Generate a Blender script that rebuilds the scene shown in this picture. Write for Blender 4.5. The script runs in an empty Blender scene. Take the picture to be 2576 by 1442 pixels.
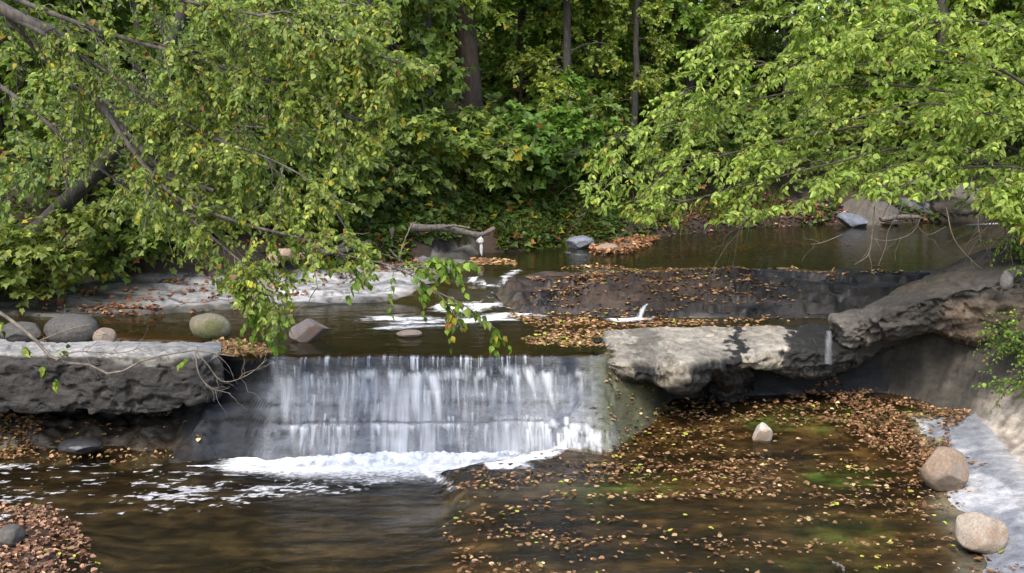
import bpy, math, random
import numpy as np
from mathutils import Vector

random.seed(7)
RNG = np.random.default_rng(11)
scene = bpy.context.scene
COL = scene.collection

# ------------------------------------------------------------------ camera model
F, PITCH, HC = 2762.0, math.atan(431 / 2762.0), 4.2
CP, SP = math.cos(PITCH), math.sin(PITCH)

def ray(px, py):
    return np.array([px - 1288.0, F * CP + (721 - py) * SP, -F * SP + (721 - py) * CP])

def P(px, py, z):            # point on the level plane z seen at that place of the photo
    r = ray(px, py); k = (z - HC) / r[2]
    return np.array([r[0] * k, r[1] * k, z])

def PD(px, py, Y):           # point at distance Y
    r = ray(px, py); k = Y / r[1]
    return np.array([r[0] * k, Y, HC + r[2] * k])

cam = bpy.data.cameras.new('camera')
camo = bpy.data.objects.new('camera', cam); COL.objects.link(camo)
cam.sensor_width = 36; cam.lens = 36 * F / 2576
cam.clip_start = 0.1; cam.clip_end = 400
camo.location = (0, 0, HC); camo.rotation_euler = (math.pi / 2 - PITCH, 0, 0)
scene.camera = camo

# ------------------------------------------------------------------ numeric helpers
def sm(t):
    t = np.clip(t, 0, 1); return t * t * (3 - 2 * t)

def lerp(a, b, t): return a + (b - a) * t

def _h(ix, iy, iz, seed):
    n = (ix.astype(np.uint32) * np.uint32(374761393) + iy.astype(np.uint32) * np.uint32(668265263)
         + iz.astype(np.uint32) * np.uint32(2246822519) + np.uint32(seed * 3266489917 & 0xffffffff))
    n = (n ^ (n >> np.uint32(13))) * np.uint32(1274126177)
    n = (n ^ (n >> np.uint32(16))) * np.uint32(2654435761)
    n = n ^ (n >> np.uint32(15))
    return n.astype(np.float64) / 4294967295.0 * 2 - 1

def vnoise(p, seed=0):
    p = np.asarray(p, dtype=np.float64)
    i = np.floor(p).astype(np.int64); f = p - i; f = f * f * f * (f * (f * 6 - 15) + 10)
    r = 0
    for dx in (0, 1):
        wx = f[:, 0] if dx else 1 - f[:, 0]
        for dy in (0, 1):
            wy = f[:, 1] if dy else 1 - f[:, 1]
            for dz in (0, 1):
                wz = f[:, 2] if dz else 1 - f[:, 2]
                r = r + wx * wy * wz * _h(i[:, 0] + dx, i[:, 1] + dy, i[:, 2] + dz, seed)
    return r

def fbm(p, octv=4, seed=0, gain=.5):
    p = np.asarray(p, dtype=np.float64); a = 1.0; r = 0; s = 0
    for k in range(octv):
        r = r + a * vnoise(p * (2.03 ** k) + 17.3 * k, seed + k); s += a; a *= gain
    return r / s

def n2(x, y, sx, sy, octv=3, seed=0, gain=.5):
    return fbm(np.stack([x * sx, y * sy, np.full_like(x, seed * 1.37)], 1), octv, seed, gain)

def pl_dist(x, y, pts):                      # distance to a polyline in the plane
    d = np.full(x.shape, 1e9)
    for (ax, ay), (bx, by) in zip(pts[:-1], pts[1:]):
        vx, vy = bx - ax, by - ay
        t = np.clip(((x - ax) * vx + (y - ay) * vy) / (vx * vx + vy * vy + 1e-12), 0, 1)
        d = np.minimum(d, np.hypot(x - ax - t * vx, y - ay - t * vy))
    return d

def inside(x, y, poly):
    r = np.zeros(x.shape, bool); n = len(poly)
    for i in range(n):
        ax, ay = poly[i]; bx, by = poly[(i + 1) % n]
        c = ((ay > y) != (by > y))
        with np.errstate(divide='ignore', invalid='ignore'):
            xx = (bx - ax) * (y - ay) / (by - ay + 1e-15) + ax
        r ^= c & (x < xx)
    return r

# ------------------------------------------------------------------ mesh helpers
def mesh_np(name, V, Fq, col=None, attrs=None, smooth=False, uv=None):
    """Fq: (M,4) or (M,3) vertex indices"""
    V = np.asarray(V, np.float32); Fq = np.asarray(Fq, np.int32)
    me = bpy.data.meshes.new(name)
    me.vertices.add(len(V)); me.vertices.foreach_set('co', V.ravel())
    m, k = Fq.shape
    me.loops.add(m * k); me.loops.foreach_set('vertex_index', Fq.ravel())
    me.polygons.add(m)
    me.polygons.foreach_set('loop_start', np.arange(0, m * k, k, dtype=np.int32))
    me.polygons.foreach_set('use_smooth', np.full(m, smooth, bool))
    me.update(calc_edges=True); me.validate()
    if col is not None:
        c = np.asarray(col, np.float32)
        if c.shape[1] == 3: c = np.concatenate([c, np.ones((len(c), 1), np.float32)], 1)
        a = me.color_attributes.new('Col', 'FLOAT_COLOR', 'POINT'); a.data.foreach_set('color', c.ravel())
    for n, v in (attrs or {}).items():
        a = me.attributes.new(n, 'FLOAT', 'POINT'); a.data.foreach_set('value', np.asarray(v, np.float32).ravel())
    return me

def put(name, me, mat=None, parent=None, loc=None):
    o = bpy.data.objects.new(name, me); COL.objects.link(o)
    if mat is not None:
        me.materials.clear(); me.materials.append(mat)
    if parent is not None: o.parent = parent
    if loc is not None: o.location = loc
    return o

def tag(o, label=None, cat=None, group=None, kind=None):
    if label: o['label'] = label
    if cat: o['category'] = cat
    if group: o['group'] = group
    if kind: o['kind'] = kind
    return o

def root(name, loc, label, cat, group=None):
    o = bpy.data.objects.new(name, None); COL.objects.link(o); o.location = loc
    o.empty_display_size = .2
    return tag(o, label, cat, group)

def grid_faces(nu, nv, wrap_v=False):
    i = np.arange(nu - 1)[:, None]; j = np.arange(nv if wrap_v else nv - 1)[None, :]
    j2 = (j + 1) % nv
    return np.stack([i * nv + j, (i + 1) * nv + j, (i + 1) * nv + j2, i * nv + j2], -1).reshape(-1, 4)

def tubes(pts, rad, sides=5):
    """pts (N,K,3), rad (N,K) -> V, F"""
    N, K, _ = pts.shape
    t = np.gradient(pts, axis=1); t /= np.linalg.norm(t, axis=2, keepdims=True) + 1e-9
    ref = np.where(np.abs(t[:, :1, 2:3]) > .8, np.array([1., .13, 0]), np.array([.0, .1, 1.]))
    ref = np.broadcast_to(ref, t.shape)
    u = np.cross(t, ref); u /= np.linalg.norm(u, axis=2, keepdims=True) + 1e-9
    w = np.cross(t, u)
    a = np.linspace(0, 2 * np.pi, sides, endpoint=False)
    V = pts[:, :, None, :] + rad[:, :, None, None] * (np.cos(a)[None, None, :, None] * u[:, :, None, :] + np.sin(a)[None, None, :, None] * w[:, :, None, :])
    f = grid_faces(K, sides, True)
    Fa = (f[None] + (np.arange(N) * K * sides)[:, None, None]).reshape(-1, 4)
    return V.reshape(-1, 3), Fa

def join(parts):
    V = []; Fs = []; o = 0
    for v, f in parts:
        V.append(v); Fs.append(f + o); o += len(v)
    return np.concatenate(V), np.concatenate(Fs)

def resample(pts, K):
    pts = np.asarray(pts, float)
    n = len(pts)
    if n == 2:
        return pts[0] + (pts[1] - pts[0]) * np.linspace(0, 1, K)[:, None]
    ext = np.vstack([2 * pts[0] - pts[1], pts, 2 * pts[-1] - pts[-2]])
    seg = np.linalg.norm(np.diff(pts, axis=0), axis=1); cum = np.r_[0, np.cumsum(seg)]
    s = np.linspace(0, cum[-1], K)
    i = np.clip(np.searchsorted(cum, s, side='right') - 1, 0, n - 2)
    t = ((s - cum[i]) / (seg[i] + 1e-9))[:, None]
    p0, p1, p2, p3 = ext[i], ext[i + 1], ext[i + 2], ext[i + 3]
    return .5 * (2 * p1 + (p2 - p0) * t + (2 * p0 - 5 * p1 + 4 * p2 - p3) * t ** 2 + (3 * p1 - p0 - 3 * p2 + p3) * t ** 3)

# ------------------------------------------------------------------ materials
def new_mat(name):
    m = bpy.data.materials.new(name); m.use_nodes = True
    nt = m.node_tree; nt.nodes.clear()
    out = nt.nodes.new('ShaderNodeOutputMaterial')
    return m, nt, out

def nd(nt, t, **kw):
    n = nt.nodes.new(t)
    for k, v in kw.items():
        if k in n.inputs: n.inputs[k].default_value = v
        else: setattr(n, k, v)
    return n

def coords(nt, scale=(1, 1, 1), kind='Object'):
    tc = nd(nt, 'ShaderNodeTexCoord'); mp = nd(nt, 'ShaderNodeMapping')
    mp.inputs['Scale'].default_value = scale
    nt.links.new(tc.outputs[kind], mp.inputs['Vector'])
    return mp.outputs['Vector']

def noise(nt, vec, scale, detail=4, rough=.6):
    n = nd(nt, 'ShaderNodeTexNoise', Scale=scale, Detail=detail, Roughness=rough)
    nt.links.new(vec, n.inputs['Vector']); return n.outputs['Fac']

def rng_map(nt, val, a, b, c, d):
    m = nd(nt, 'ShaderNodeMapRange'); m.inputs[1].default_value = a; m.inputs[2].default_value = b
    m.inputs[3].default_value = c; m.inputs[4].default_value = d
    nt.links.new(val, m.inputs[0]); return m.outputs[0]

def math_(nt, op, a, b):
    m = nd(nt, 'ShaderNodeMath', operation=op)
    for i, v in enumerate((a, b)):
        if isinstance(v, (int, float)): m.inputs[i].default_value = v
        else: nt.links.new(v, m.inputs[i])
    return m.outputs[0]

def scale_col(nt, col, fac):
    m = nd(nt, 'ShaderNodeVectorMath', operation='SCALE')
    nt.links.new(col, m.inputs[0]); nt.links.new(fac, m.inputs['Scale']); return m.outputs[0]

def mat_vcol(name, vec_scale=(1, 1, 1), fine=9.0, contrast=.55, bump=.35, dist=.03, dry=.92, wet=.16, spec=.4):
    """rock or soil: the colour of the material comes from the mesh, fine grain from noise, alpha = wetness"""
    m, nt, out = new_mat(name); L = nt.links.new
    at = nd(nt, 'ShaderNodeVertexColor', layer_name='Col')
    v = coords(nt, vec_scale)
    a = noise(nt, v, fine, 6, .65); b = noise(nt, v, fine * 5, 3, .6)
    f = math_(nt, 'MULTIPLY', rng_map(nt, a, .25, .75, 1 - contrast, 1 + contrast), rng_map(nt, b, .2, .8, .72, 1.28))
    c = scale_col(nt, at.outputs['Color'], f)
    p = nd(nt, 'ShaderNodeBsdfPrincipled'); p.inputs['Specular IOR Level'].default_value = spec
    L(c, p.inputs['Base Color'])
    r = rng_map(nt, at.outputs['Alpha'], 0, 1, dry, wet)
    L(math_(nt, 'MULTIPLY', r, rng_map(nt, b, .2, .8, .75, 1.25)), p.inputs['Roughness'])
    bp = nd(nt, 'ShaderNodeBump', Strength=bump, Distance=dist)
    L(math_(nt, 'ADD', a, math_(nt, 'MULTIPLY', b, .35)), bp.inputs['Height']); L(bp.outputs[0], p.inputs['Normal'])
    L(p.outputs[0], out.inputs['Surface']); return m

def mat_stone(name, c1, c2, c3=None, scale=4, bump=.3, rough=.85):
    m, nt, out = new_mat(name); L = nt.links.new
    v = coords(nt)
    a = noise(nt, v, scale, 6, .65); b = noise(nt, v, scale * 9, 4, .7); c = noise(nt, v, scale * .6, 3, .6)
    rp = nd(nt, 'ShaderNodeValToRGB'); e = rp.color_ramp.elements
    e[0].position = .3; e[0].color = (*c1, 1); e[1].position = .68; e[1].color = (*c2, 1)
    L(math_(nt, 'ADD', math_(nt, 'MULTIPLY', a, .7), math_(nt, 'MULTIPLY', b, .3)), rp.inputs[0])
    col = rp.outputs[0]
    if c3 is not None:
        mx = nd(nt, 'ShaderNodeMix', data_type='RGBA')
        L(rng_map(nt, c, .5, .62, 0, 1), mx.inputs[0]); L(col, mx.inputs[6]); mx.inputs[7].default_value = (*c3, 1)
        col = mx.outputs[2]
    p = nd(nt, 'ShaderNodeBsdfPrincipled', Roughness=rough); p.inputs['Specular IOR Level'].default_value = .3
    L(scale_col(nt, col, rng_map(nt, b, .25, .75, .7, 1.3)), p.inputs['Base Color'])
    bp = nd(nt, 'ShaderNodeBump', Strength=bump, Distance=.02)
    L(math_(nt, 'ADD', a, math_(nt, 'MULTIPLY', b, .5)), bp.inputs['Height']); L(bp.outputs[0], p.inputs['Normal'])
    L(p.outputs[0], out.inputs['Surface']); return m

def mat_bark(name, c1, c2):
    m, nt, out = new_mat(name); L = nt.links.new
    v = coords(nt, (1, 1, .25))
    a = noise(nt, v, 16, 5, .7)
    rp = nd(nt, 'ShaderNodeValToRGB'); e = rp.color_ramp.elements
    e[0].position = .32; e[0].color = (*c1, 1); e[1].position = .66; e[1].color = (*c2, 1)
    L(a, rp.inputs[0])
    p = nd(nt, 'ShaderNodeBsdfPrincipled', Roughness=.9); L(rp.outputs[0], p.inputs['Base Color'])
    bp = nd(nt, 'ShaderNodeBump', Strength=.6, Distance=.03); L(a, bp.inputs['Height']); L(bp.outputs[0], p.inputs['Normal'])
    L(p.outputs[0], out.inputs['Surface']); return m

def mat_leaf(name, trans=.45, rough=.5, spec=.35):
    m, nt, out = new_mat(name); L = nt.links.new
    at = nd(nt, 'ShaderNodeVertexColor', layer_name='Col')
    p = nd(nt, 'ShaderNodeBsdfPrincipled', Roughness=rough); p.inputs['Specular IOR Level'].default_value = spec
    t = nd(nt, 'ShaderNodeBsdfTranslucent'); mx = nd(nt, 'ShaderNodeMixShader', Fac=trans)
    L(at.outputs['Color'], p.inputs['Base Color'])
    g = nd(nt, 'ShaderNodeVectorMath', operation='MULTIPLY'); g.inputs[1].default_value = (1.25, 1.35, .6)
    L(at.outputs['Color'], g.inputs[0]); L(g.outputs[0], t.inputs['Color'])
    L(p.outputs[0], mx.inputs[1]); L(t.outputs[0], mx.inputs[2]); L(mx.outputs[0], out.inputs['Surface']); return m

def mat_water(name, tint, rough=.04, waves=((2.0, .02), (9, .006)), stretch=(1, 1, 1), foam_white=.82, murk=None, murk_fac=0.0):
    m, nt, out = new_mat(name); L = nt.links.new
    v = coords(nt, stretch)
    bp = None
    for s, d in waves:
        h = noise(nt, v, s, 3, .55)
        b = nd(nt, 'ShaderNodeBump', Strength=1.0, Distance=d); L(h, b.inputs['Height'])
        if bp is not None: L(bp.outputs[0], b.inputs['Normal'])
        bp = b
    tr = nd(nt, 'ShaderNodeBsdfTransparent', Color=(*tint, 1))
    under = tr.outputs[0]
    if murk is not None:
        df = nd(nt, 'ShaderNodeBsdfDiffuse', Color=(*murk, 1)); mm = nd(nt, 'ShaderNodeMixShader', Fac=murk_fac)
        L(tr.outputs[0], mm.inputs[1]); L(df.outputs[0], mm.inputs[2]); under = mm.outputs[0]
    gl = nd(nt, 'ShaderNodeBsdfGlossy', Roughness=rough)
    fr = nd(nt, 'ShaderNodeFresnel', IOR=1.33); L(bp.outputs[0], fr.inputs['Normal']); L(bp.outputs[0], gl.inputs['Normal'])
    mx = nd(nt, 'ShaderNodeMixShader'); L(fr.outputs[0], mx.inputs[0]); L(under, mx.inputs[1]); L(gl.outputs[0], mx.inputs[2])
    at = nd(nt, 'ShaderNodeAttribute', attribute_name='foam')
    fo = nd(nt, 'ShaderNodeBsdfPrincipled', Roughness=.5); fo.inputs['Base Color'].default_value = (foam_white, foam_white * 1.0, foam_white * 1.0, 1)
    vf = coords(nt, (1, 2.2, 1)); fn = noise(nt, vf, 14, 4, .65)
    fm = rng_map(nt, math_(nt, 'ADD', at.outputs['Fac'], math_(nt, 'MULTIPLY', math_(nt, 'SUBTRACT', fn, .5), 1.3)), .42, .85, 0, 1)
    fm = math_(nt, 'MULTIPLY', fm, rng_map(nt, at.outputs['Fac'], .02, .12, 0, 1))
    fm = math_(nt, 'MULTIPLY', fm, rng_map(nt, at.outputs['Fac'], .5, .9, .55, 1))
    m2 = nd(nt, 'ShaderNodeMixShader'); L(fm, m2.inputs[0]); L(mx.outputs[0], m2.inputs[1]); L(fo.outputs[0], m2.inputs[2])
    L(m2.outputs[0], out.inputs['Surface']); return m

def mat_veil(name):                       # running water: clear where the mask is 0, white where it is 1
    m, nt, out = new_mat(name); L = nt.links.new
    at = nd(nt, 'ShaderNodeAttribute', attribute_name='foam')
    tr = nd(nt, 'ShaderNodeBsdfTransparent', Color=(.96, .97, .98, 1))
    p = nd(nt, 'ShaderNodeBsdfPrincipled', Roughness=.35); p.inputs['Base Color'].default_value = (.80, .83, .86, 1)
    t = nd(nt, 'ShaderNodeBsdfTranslucent', Color=(.8, .83, .86, 1)); ms = nd(nt, 'ShaderNodeMixShader', Fac=.3)
    L(p.outputs[0], ms.inputs[1]); L(t.outputs[0], ms.inputs[2])
    mx = nd(nt, 'ShaderNodeMixShader'); L(at.outputs['Fac'], mx.inputs[0]); L(tr.outputs[0], mx.inputs[1]); L(ms.outputs[0], mx.inputs[2])
    L(mx.outputs[0], out.inputs['Surface']); return m

M_GROUND = mat_vcol('creek_ground', (1, 1, 2.5), 7.0, .5, .5, .03)
M_LEDGE = mat_vcol('ledge_rock', (1, 1, 2.2), 7.0, .5, .9, .04)
M_LEAF = mat_leaf('green_leaf')
M_DRY = mat_leaf('fallen_leaf', .12, .7, .2)
M_BARK = mat_bark('grey_bark', (.03, .026, .022), (.14, .12, .10))
M_BARKD = mat_bark('dark_bark', (.022, .017, .013), (.085, .065, .05))
M_BARKB = mat_bark('brown_bark', (.016, .011, .008), (.065, .043, .028))
M_TWIG = mat_bark('twig_bark', (.07, .058, .045), (.20, .17, .13))
M_DRIFT = mat_bark('bleached_wood', (.05, .042, .034), (.17, .148, .12))

# ------------------------------------------------------------------ the shape of the creek
def W3(pts, z): return [tuple(P(x, y, z)[:2]) for x, y in pts]

SHELF_EDGE = W3([(1545, 1098), (1430, 1128), (1330, 1150), (1200, 1172), (1112, 1192), (1118, 1215), (1155, 1262), (1090, 1300), (1000, 1350), (930, 1400), (890, 1460), (860, 1560)], .06)
SHELF_POLY = SHELF_EDGE + [(-1.2, 5), (12, 5), (12, 16), (1.6, 16), (1.15, 13.0)]

def f_YL(x): return .035 * np.sin(3.1 * x) + .022 * np.sin(7.7 * x + 1) + .012 * np.sin(17 * x) + np.interp(x, [-9, -4.4, -3.8, -3.2, 0.6, 1.2, 1.7, 2.2, 4.5, 9], [15.0, 14.9, 13.95, 13.67, 13.67, 13.75, 14.2, 15.0, 15.3, 15.2])
def f_YB(x): return np.interp(x, [-9, -4.6, -3.9, -3.2, -0.4, 0.5, 1.2, 1.8, 2.2, 4.5, 9], [14.4, 14.3, 13.0, 12.98, 13.12, 13.0, 12.8, 13.6, 14.5, 14.8, 14.8])
def f_F(x): return np.interp(x, [-9, -6.4, -4.9, -3.6, -2.05, -1.5, -1.0, -.3, .3, 1.0, 2, 4.8, 9], [16.2, 16.2, 16.5, 17.1, 17.4, 17.2, 16.7, 16.5, 16.45, 16.25, 16.15, 16.15, 16.2])
def f_YS(x): return np.interp(x, [-12, -8, -5.8, -3.9, -1.5, -.9, .24, 1.06, 3.1, 5.1, 7.2, 12.8, 20], [16.9, 17.3, 18.2, 18.3, 19.5, 20.6, 21.1, 21.97, 23.5, 25.1, 26.0, 27.2, 27.6])
def f_xr(y): return np.interp(y, [4, 8, 9.3, 10.7, 12, 13, 14, 14.6, 15.1, 15.6, 16, 17, 18, 20, 24, 28, 34], [5.6, 5.5, 5.5, 5.7, 5.9, 5.85, 5.65, 5.35, 4.8, 5.8, 6.8, 8.3, 9.3, 11.0, 13.5, 16, 20])
def f_xs(y): return np.interp(y, [4, 9, 10.7, 12.7, 14.0, 14.65, 16], [3.9, 4.0, 4.36, 4.95, 5.2, 5.4, 9])

def w_low(x, y):
    s = inside(x, y, SHELF_POLY); d = pl_dist(x, y, SHELF_EDGE)
    s = np.where(s, 1, -1) * d + (.10 * n2(x, y, 1.8, 1.8, 3, 171) + .05 * n2(x, y, 6, 6, 2, 173))
    wd_ = .30 + 2.1 * sm((11.6 - y) / 1.2)
    k = sm((s + .45 * wd_) / wd_)
    return k * (.07 + .06 * sm((y - 9.5) / 2.5) + .26 * sm((y - 12.2) / 2.3)), k

def face_g(t):          # t = 1 at the lip, 0 at the foot
    return np.interp(t, [0, .2, .235, .34, .375, .9, .93, 1.0], [0, .16, .22, .30, .37, .80, .95, 1.0])

def rise_w(x):          # slab / channel / shelf weights
    a = sm((-1.35 - x) / .5); c = sm((x - .05) / .35)
    return a, (1 - a) * (1 - c), c

def H_and_col(x, y):
    n1 = n2(x, y, .9, .9, 4, 3); nf = n2(x, y, 5, 7, 4, 5); ns = n2(x, y, .8, 6, 3, 9)
    wl, k = w_low(x, y)
    # lower bed
    zb = wl - lerp(.22 + .10 * n1, .045 + .035 * n1 + .03 * ns, k)
    # small rock steps that break the film near the right ledge
    st = sm((y - 12.6) / .5) * k * sm((x - 1.0) / .4)
    zq = wl + .05 * np.round(3 * n2(x, y, .7, 1.8, 2, 21)) / 2 - .025
    zb = lerp(zb, zq, st * .8)
    col = np.zeros((len(x), 3)); wet = np.full(len(x), .75)
    br = lerp(0, 1, k)[:, None]
    c_ch = np.array([.062, .048, .029]); c_sh = np.array([.074, .048, .023])
    col[:] = c_ch * (1 - br) + c_sh * br
    grn = sm((n2(x, y, .75, 1.0, 3, 31) - .12) / .3) * sm((x + .5) / 1.5) * k
    grn = np.maximum(grn, .9 * sm(1 - np.hypot((x - 3.4) / .9, (y - 10.6) / .7)))
    grn = np.maximum(grn, .8 * sm(1 - np.hypot((x - 2.9) / 1.3, (y - 9.6) / .5)))
    grn = grn * np.clip(.25 + 1.3 * sm((n2(x, y, 4, 10, 4, 33, .65) + .12) / .3), 0, 1)
    col = col * (1 - .8 * grn[:, None]) + np.array([.042, .10, .020]) * .8 * grn[:, None]
    stk = np.clip(1 + 1.9 * n2(x + .35 * y, y, .55, 3.2, 4, 37, .6), .35, 2.0)
    stk = stk * np.clip(1 + 1.5 * n2(x, y, 3.5, 6.5, 3, 38, .65), .4, 2)
    col *= stk[:, None]
    gr = sm(1 - np.hypot((x + .35) / 1.4, (y - 11.7) / .9))[:, None]
    col = col * (1 - .7 * gr) + np.array([.075, .068, .05]) * stk[:, None] * .7 * gr
    dk = sm((np.abs(ns) < .06).astype(float) * 1.0) * .5 * k
    col *= (1 - dk[:, None] * .6)
    # leaf island, lower left
    isl = sm(1.25 - np.hypot((x + 4.95) / 1.05, (y - 10.3) / 1.15) + .35 * n2(x, y, 2, 2, 3, 41))
    zb = np.maximum(zb, -.2 + .235 * isl + .03 * nf)
    ii = sm((zb - wl + .06) / .08)[:, None] * (1 - br)
    col = col * (1 - ii) + np.array([.045, .029, .018]) * ii
    # left shore under the ledge
    sl = sm((y - 12.95 + .2 * n1) / .9) * sm((-3.75 - x) / .4)
    mg = sm(np.exp(-((x + 4.0 - .5 * (y - 13.1)) / .42) ** 2 - ((y - 13.25) / .5) ** 2) / .5)[:, None]
    col = col * (1 - mg) + np.array([.021, .017, .013]) * np.clip(1 + 2.2 * n2(x, y, 3, 11, 4, 46, .62), .2, 2.6)[:, None] * mg
    wet = wet * (1 - mg[:, 0]) + .15 * mg[:, 0]
    zb = np.maximum(zb, -.25 + .30 * np.abs(n2(x, y, 2.5, 3, 4, 47, .6)) * np.exp(-((x + 4.0) / .6) ** 2 - ((y - 13.3) / .5) ** 2) + .42 * np.exp(-((x + 4.0 - .5 * (y - 13.1)) / .34) ** 2 - ((y - 13.25) / .42) ** 2) + .05 * nf + .04 * ns)
    zb = np.maximum(zb, lerp(-.3, .24 + .14 * n1 + .16 * nf + .14 * (.25 - np.abs(n2(x, y, 1.8, 1.8, 4, 48, .6))), sl))
    col = col * (1 - sl[:, None]) + np.array([.030, .024, .018]) * sl[:, None]
    # pale shore on the right
    dsh = x - f_xs(y) + .15 * n2(x, y, 1.5, 1.5, 3, 51)
    zsh = wl - .035 + .20 * sm(dsh / .9) + .012 * nf
    on = sm((dsh + .1) / .2) * sm((14.0 - y) / .5)
    zb = np.maximum(zb, lerp(zb, zsh, on))
    csh = lerp(np.array([.34, .34, .34])[None], np.array([.30, .265, .215])[None], sm((dsh - .6) / .8)[:, None])
    blu = sm((n2(x, y, 1.6, 2.4, 3, 57) + .22) / .25)[:, None] * sm((1.1 - dsh) / .5)[:, None]
    csh = csh * (1 - .8 * blu) + np.array([.12, .13, .145]) * .8 * blu
    csh = csh * (1 + .35 * n2(x, y, 4, 9, 4, 58, .6))[:, None]
    col = col * (1 - on[:, None]) + csh * on[:, None]; wet = wet * (1 - on) + .35 * on
    # upper terrace
    a, b, c = rise_w(x + .6 * np.clip(y - 16.4, 0, .9) - .75 * np.clip(y - 17.3, 0, 2) + .22 * n2(x, y, 1.1, 1.1, 2, 181))
    d = y - f_F(x) + .06 * n2(x, y, 1.6, .4, 3, 61) + .05 * n2(x, y, 6, 2, 2, 63)
    zm = 1.12 - .05 * sm((y - f_YL(x)) / .7) * (x < 1.2) + .025 * n1
    zm = np.where((x > -3.3) & (x < 1.3), np.maximum(zm, 1.165 * sm(1 - (y - f_YL(x)) / .5)), zm)
    slab = .08 * sm(d / .10) + .55 * np.clip(d / 2.6, 0, 1) + .05 * n1 * sm(d / .5)
    cr_pre = sm(1 - np.abs(n2(x, y, .8, 3.6, 4, 85, .6)) / .07)
    ph = slab / .085 + 1.1 * n2(x, y, .5, .9, 2, 65) + .35 * n2(x, y, 3, 2, 3, 67)
    slab = slab + .085 * .95 * (np.floor(ph) + sm((ph - np.floor(ph)) / .16) - ph) * sm(d / .1)
    chan = .09 * sm(d / .5) + .16 * sm((d - .55) / .25) + .13 * sm((d - 1.2) / .2) + .05 * sm((d - 2) / .6) + .02 * nf
    jd = d + .16 * n2(x, y, .9, .5, 3, 64)
    shelf = .06 * sm(jd / .07) + .05 * sm((jd - .20) / .05) + .05 * sm((jd - .42) / .05) + .05 * sm((jd - .62) / .05) + .27 * sm(d / 1.4) + .04 * n1 * sm(d / .3)
    shelf = shelf + (.30 * (.26 - np.abs(n2(x, y, 2.6, 6, 4, 66, .62))) + .03 * nf) * sm((d + .05) / .15) * sm((1.7 - d) / .4) - .45 * sm((d - 1.6) / 2.2)
    p2 = shelf / .12 + 1.3 * n2(x, y, .55, 1.0, 2, 69) + .45 * n2(x, y, 2.5, 3, 3, 70, .6)
    shelf = shelf + .12 * .95 * (np.floor(p2) + sm((p2 - np.floor(p2)) / .14) - p2) * sm(d / .06)
    zu = zm + a * (slab - .022 * cr_pre * sm(d / .2)) * (d > 0) + b * (chan - .3 * sm((d - 2.4) / 2)) + c * shelf
    # face between the lower and the upper level
    YL, YB = f_YL(x), f_YB(x)
    jag = .05 * n2(x, y * 0, 3, 1, 3, 71)
    t = np.clip((y - YB - jag) / (YL - YB), 0, 1)
    g = face_g(t)
    foot = zb.copy()
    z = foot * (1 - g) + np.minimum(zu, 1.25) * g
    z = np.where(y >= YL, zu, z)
    on_f = ((t > .0) & (t < 1)).astype(float)
    z += on_f * (.05 * n2(x, z, 2.5, 10, 4, 73, .62))
    z = np.where((y >= YB) & (y < YL) & (x > 1.7), z, z)
    cf = np.array([.085, .092, .104]) * (1 + .95 * n2(x, z, 2.2, 17, 4, 75, .65))[:, None]  # grey-blue tone carries the sky reflected in the wet film
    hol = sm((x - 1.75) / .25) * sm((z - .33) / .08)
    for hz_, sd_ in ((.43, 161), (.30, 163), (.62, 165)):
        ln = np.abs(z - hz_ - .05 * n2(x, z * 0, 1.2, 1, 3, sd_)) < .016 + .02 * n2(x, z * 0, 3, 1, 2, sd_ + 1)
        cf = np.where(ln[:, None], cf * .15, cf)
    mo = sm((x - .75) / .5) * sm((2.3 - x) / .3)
    cf = cf * (1 - .72 * sm((g - .72) / .06) * (x < 1.0))[:, None]  # shade of an undercut lip painted into the rock colour
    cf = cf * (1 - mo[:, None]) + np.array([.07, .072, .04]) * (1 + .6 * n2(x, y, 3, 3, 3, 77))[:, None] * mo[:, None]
    cf = cf * (1 - .88 * hol)[:, None]  # hollow under the ledge: its shade is painted into the rock
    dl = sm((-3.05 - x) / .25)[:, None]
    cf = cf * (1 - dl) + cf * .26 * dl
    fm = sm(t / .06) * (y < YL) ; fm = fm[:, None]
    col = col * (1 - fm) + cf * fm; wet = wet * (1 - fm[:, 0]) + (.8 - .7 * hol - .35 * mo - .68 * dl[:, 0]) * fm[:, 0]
    up = (y >= YL).astype(float)
    # upper colours
    cm = np.array([.095, .062, .028]) * (1 + .5 * n2(x, y, 1.0, 2.5, 3, 81))[:, None]
    gm = sm((n2(x, y, .6, 1.6, 2, 83)) / .4)[:, None] * .6
    cm = cm * (1 - gm) + np.array([.05, .06, .022]) * gm
    wh = sm((x + 6.6) / 1.4) * sm((-1.25 - x) / .5) * sm((d - .12 + .15 * n1) / .4)
    wh = np.clip(wh - .55 * sm((x + 3.4) / -1.5) * .6, 0, 1)
    ca = np.array([.072, .068, .054]) * np.clip(1 + 2.0 * n2(x, y, 1.0, 3.5, 4, 86, .6), .2, 2.4)[:, None]
    ca = ca * (1 - wh[:, None]) + np.array([.31, .306, .298]) * (1 + .9 * n2(x, y, 1.0, 4.0, 4, 88, .6))[:, None] * wh[:, None]
    cr1 = sm(1 - np.abs(n2(x, y, .8, 3.6, 4, 85, .6)) / .07); cr2 = sm((n2(x, y, 1.1, 5.5, 3, 87, .6) - .2) / .1)
    ca = ca * (1 - .72 * np.maximum(cr1, .7 * cr2))[:, None]
    ca = ca * (1 - .55 * sm(1 - d / .22)[:, None])
    am = (a * sm(d / .06))[:, None]
    cc = np.array([.07, .05, .035]) * (1 + .4 * nf)[:, None]
    cs = np.array([.017, .0155, .0145]) * np.clip(1 + 2.6 * n2(x, y, 1.4, 3.4, 4, 68, .62) + 1.6 * n2(x, y, 5, 8, 2, 60), .10, 3.6)[:, None]
    top = sm((d - .1) / .4)[:, None] * sm((4.2 - x) / 2.0)[:, None]
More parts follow.
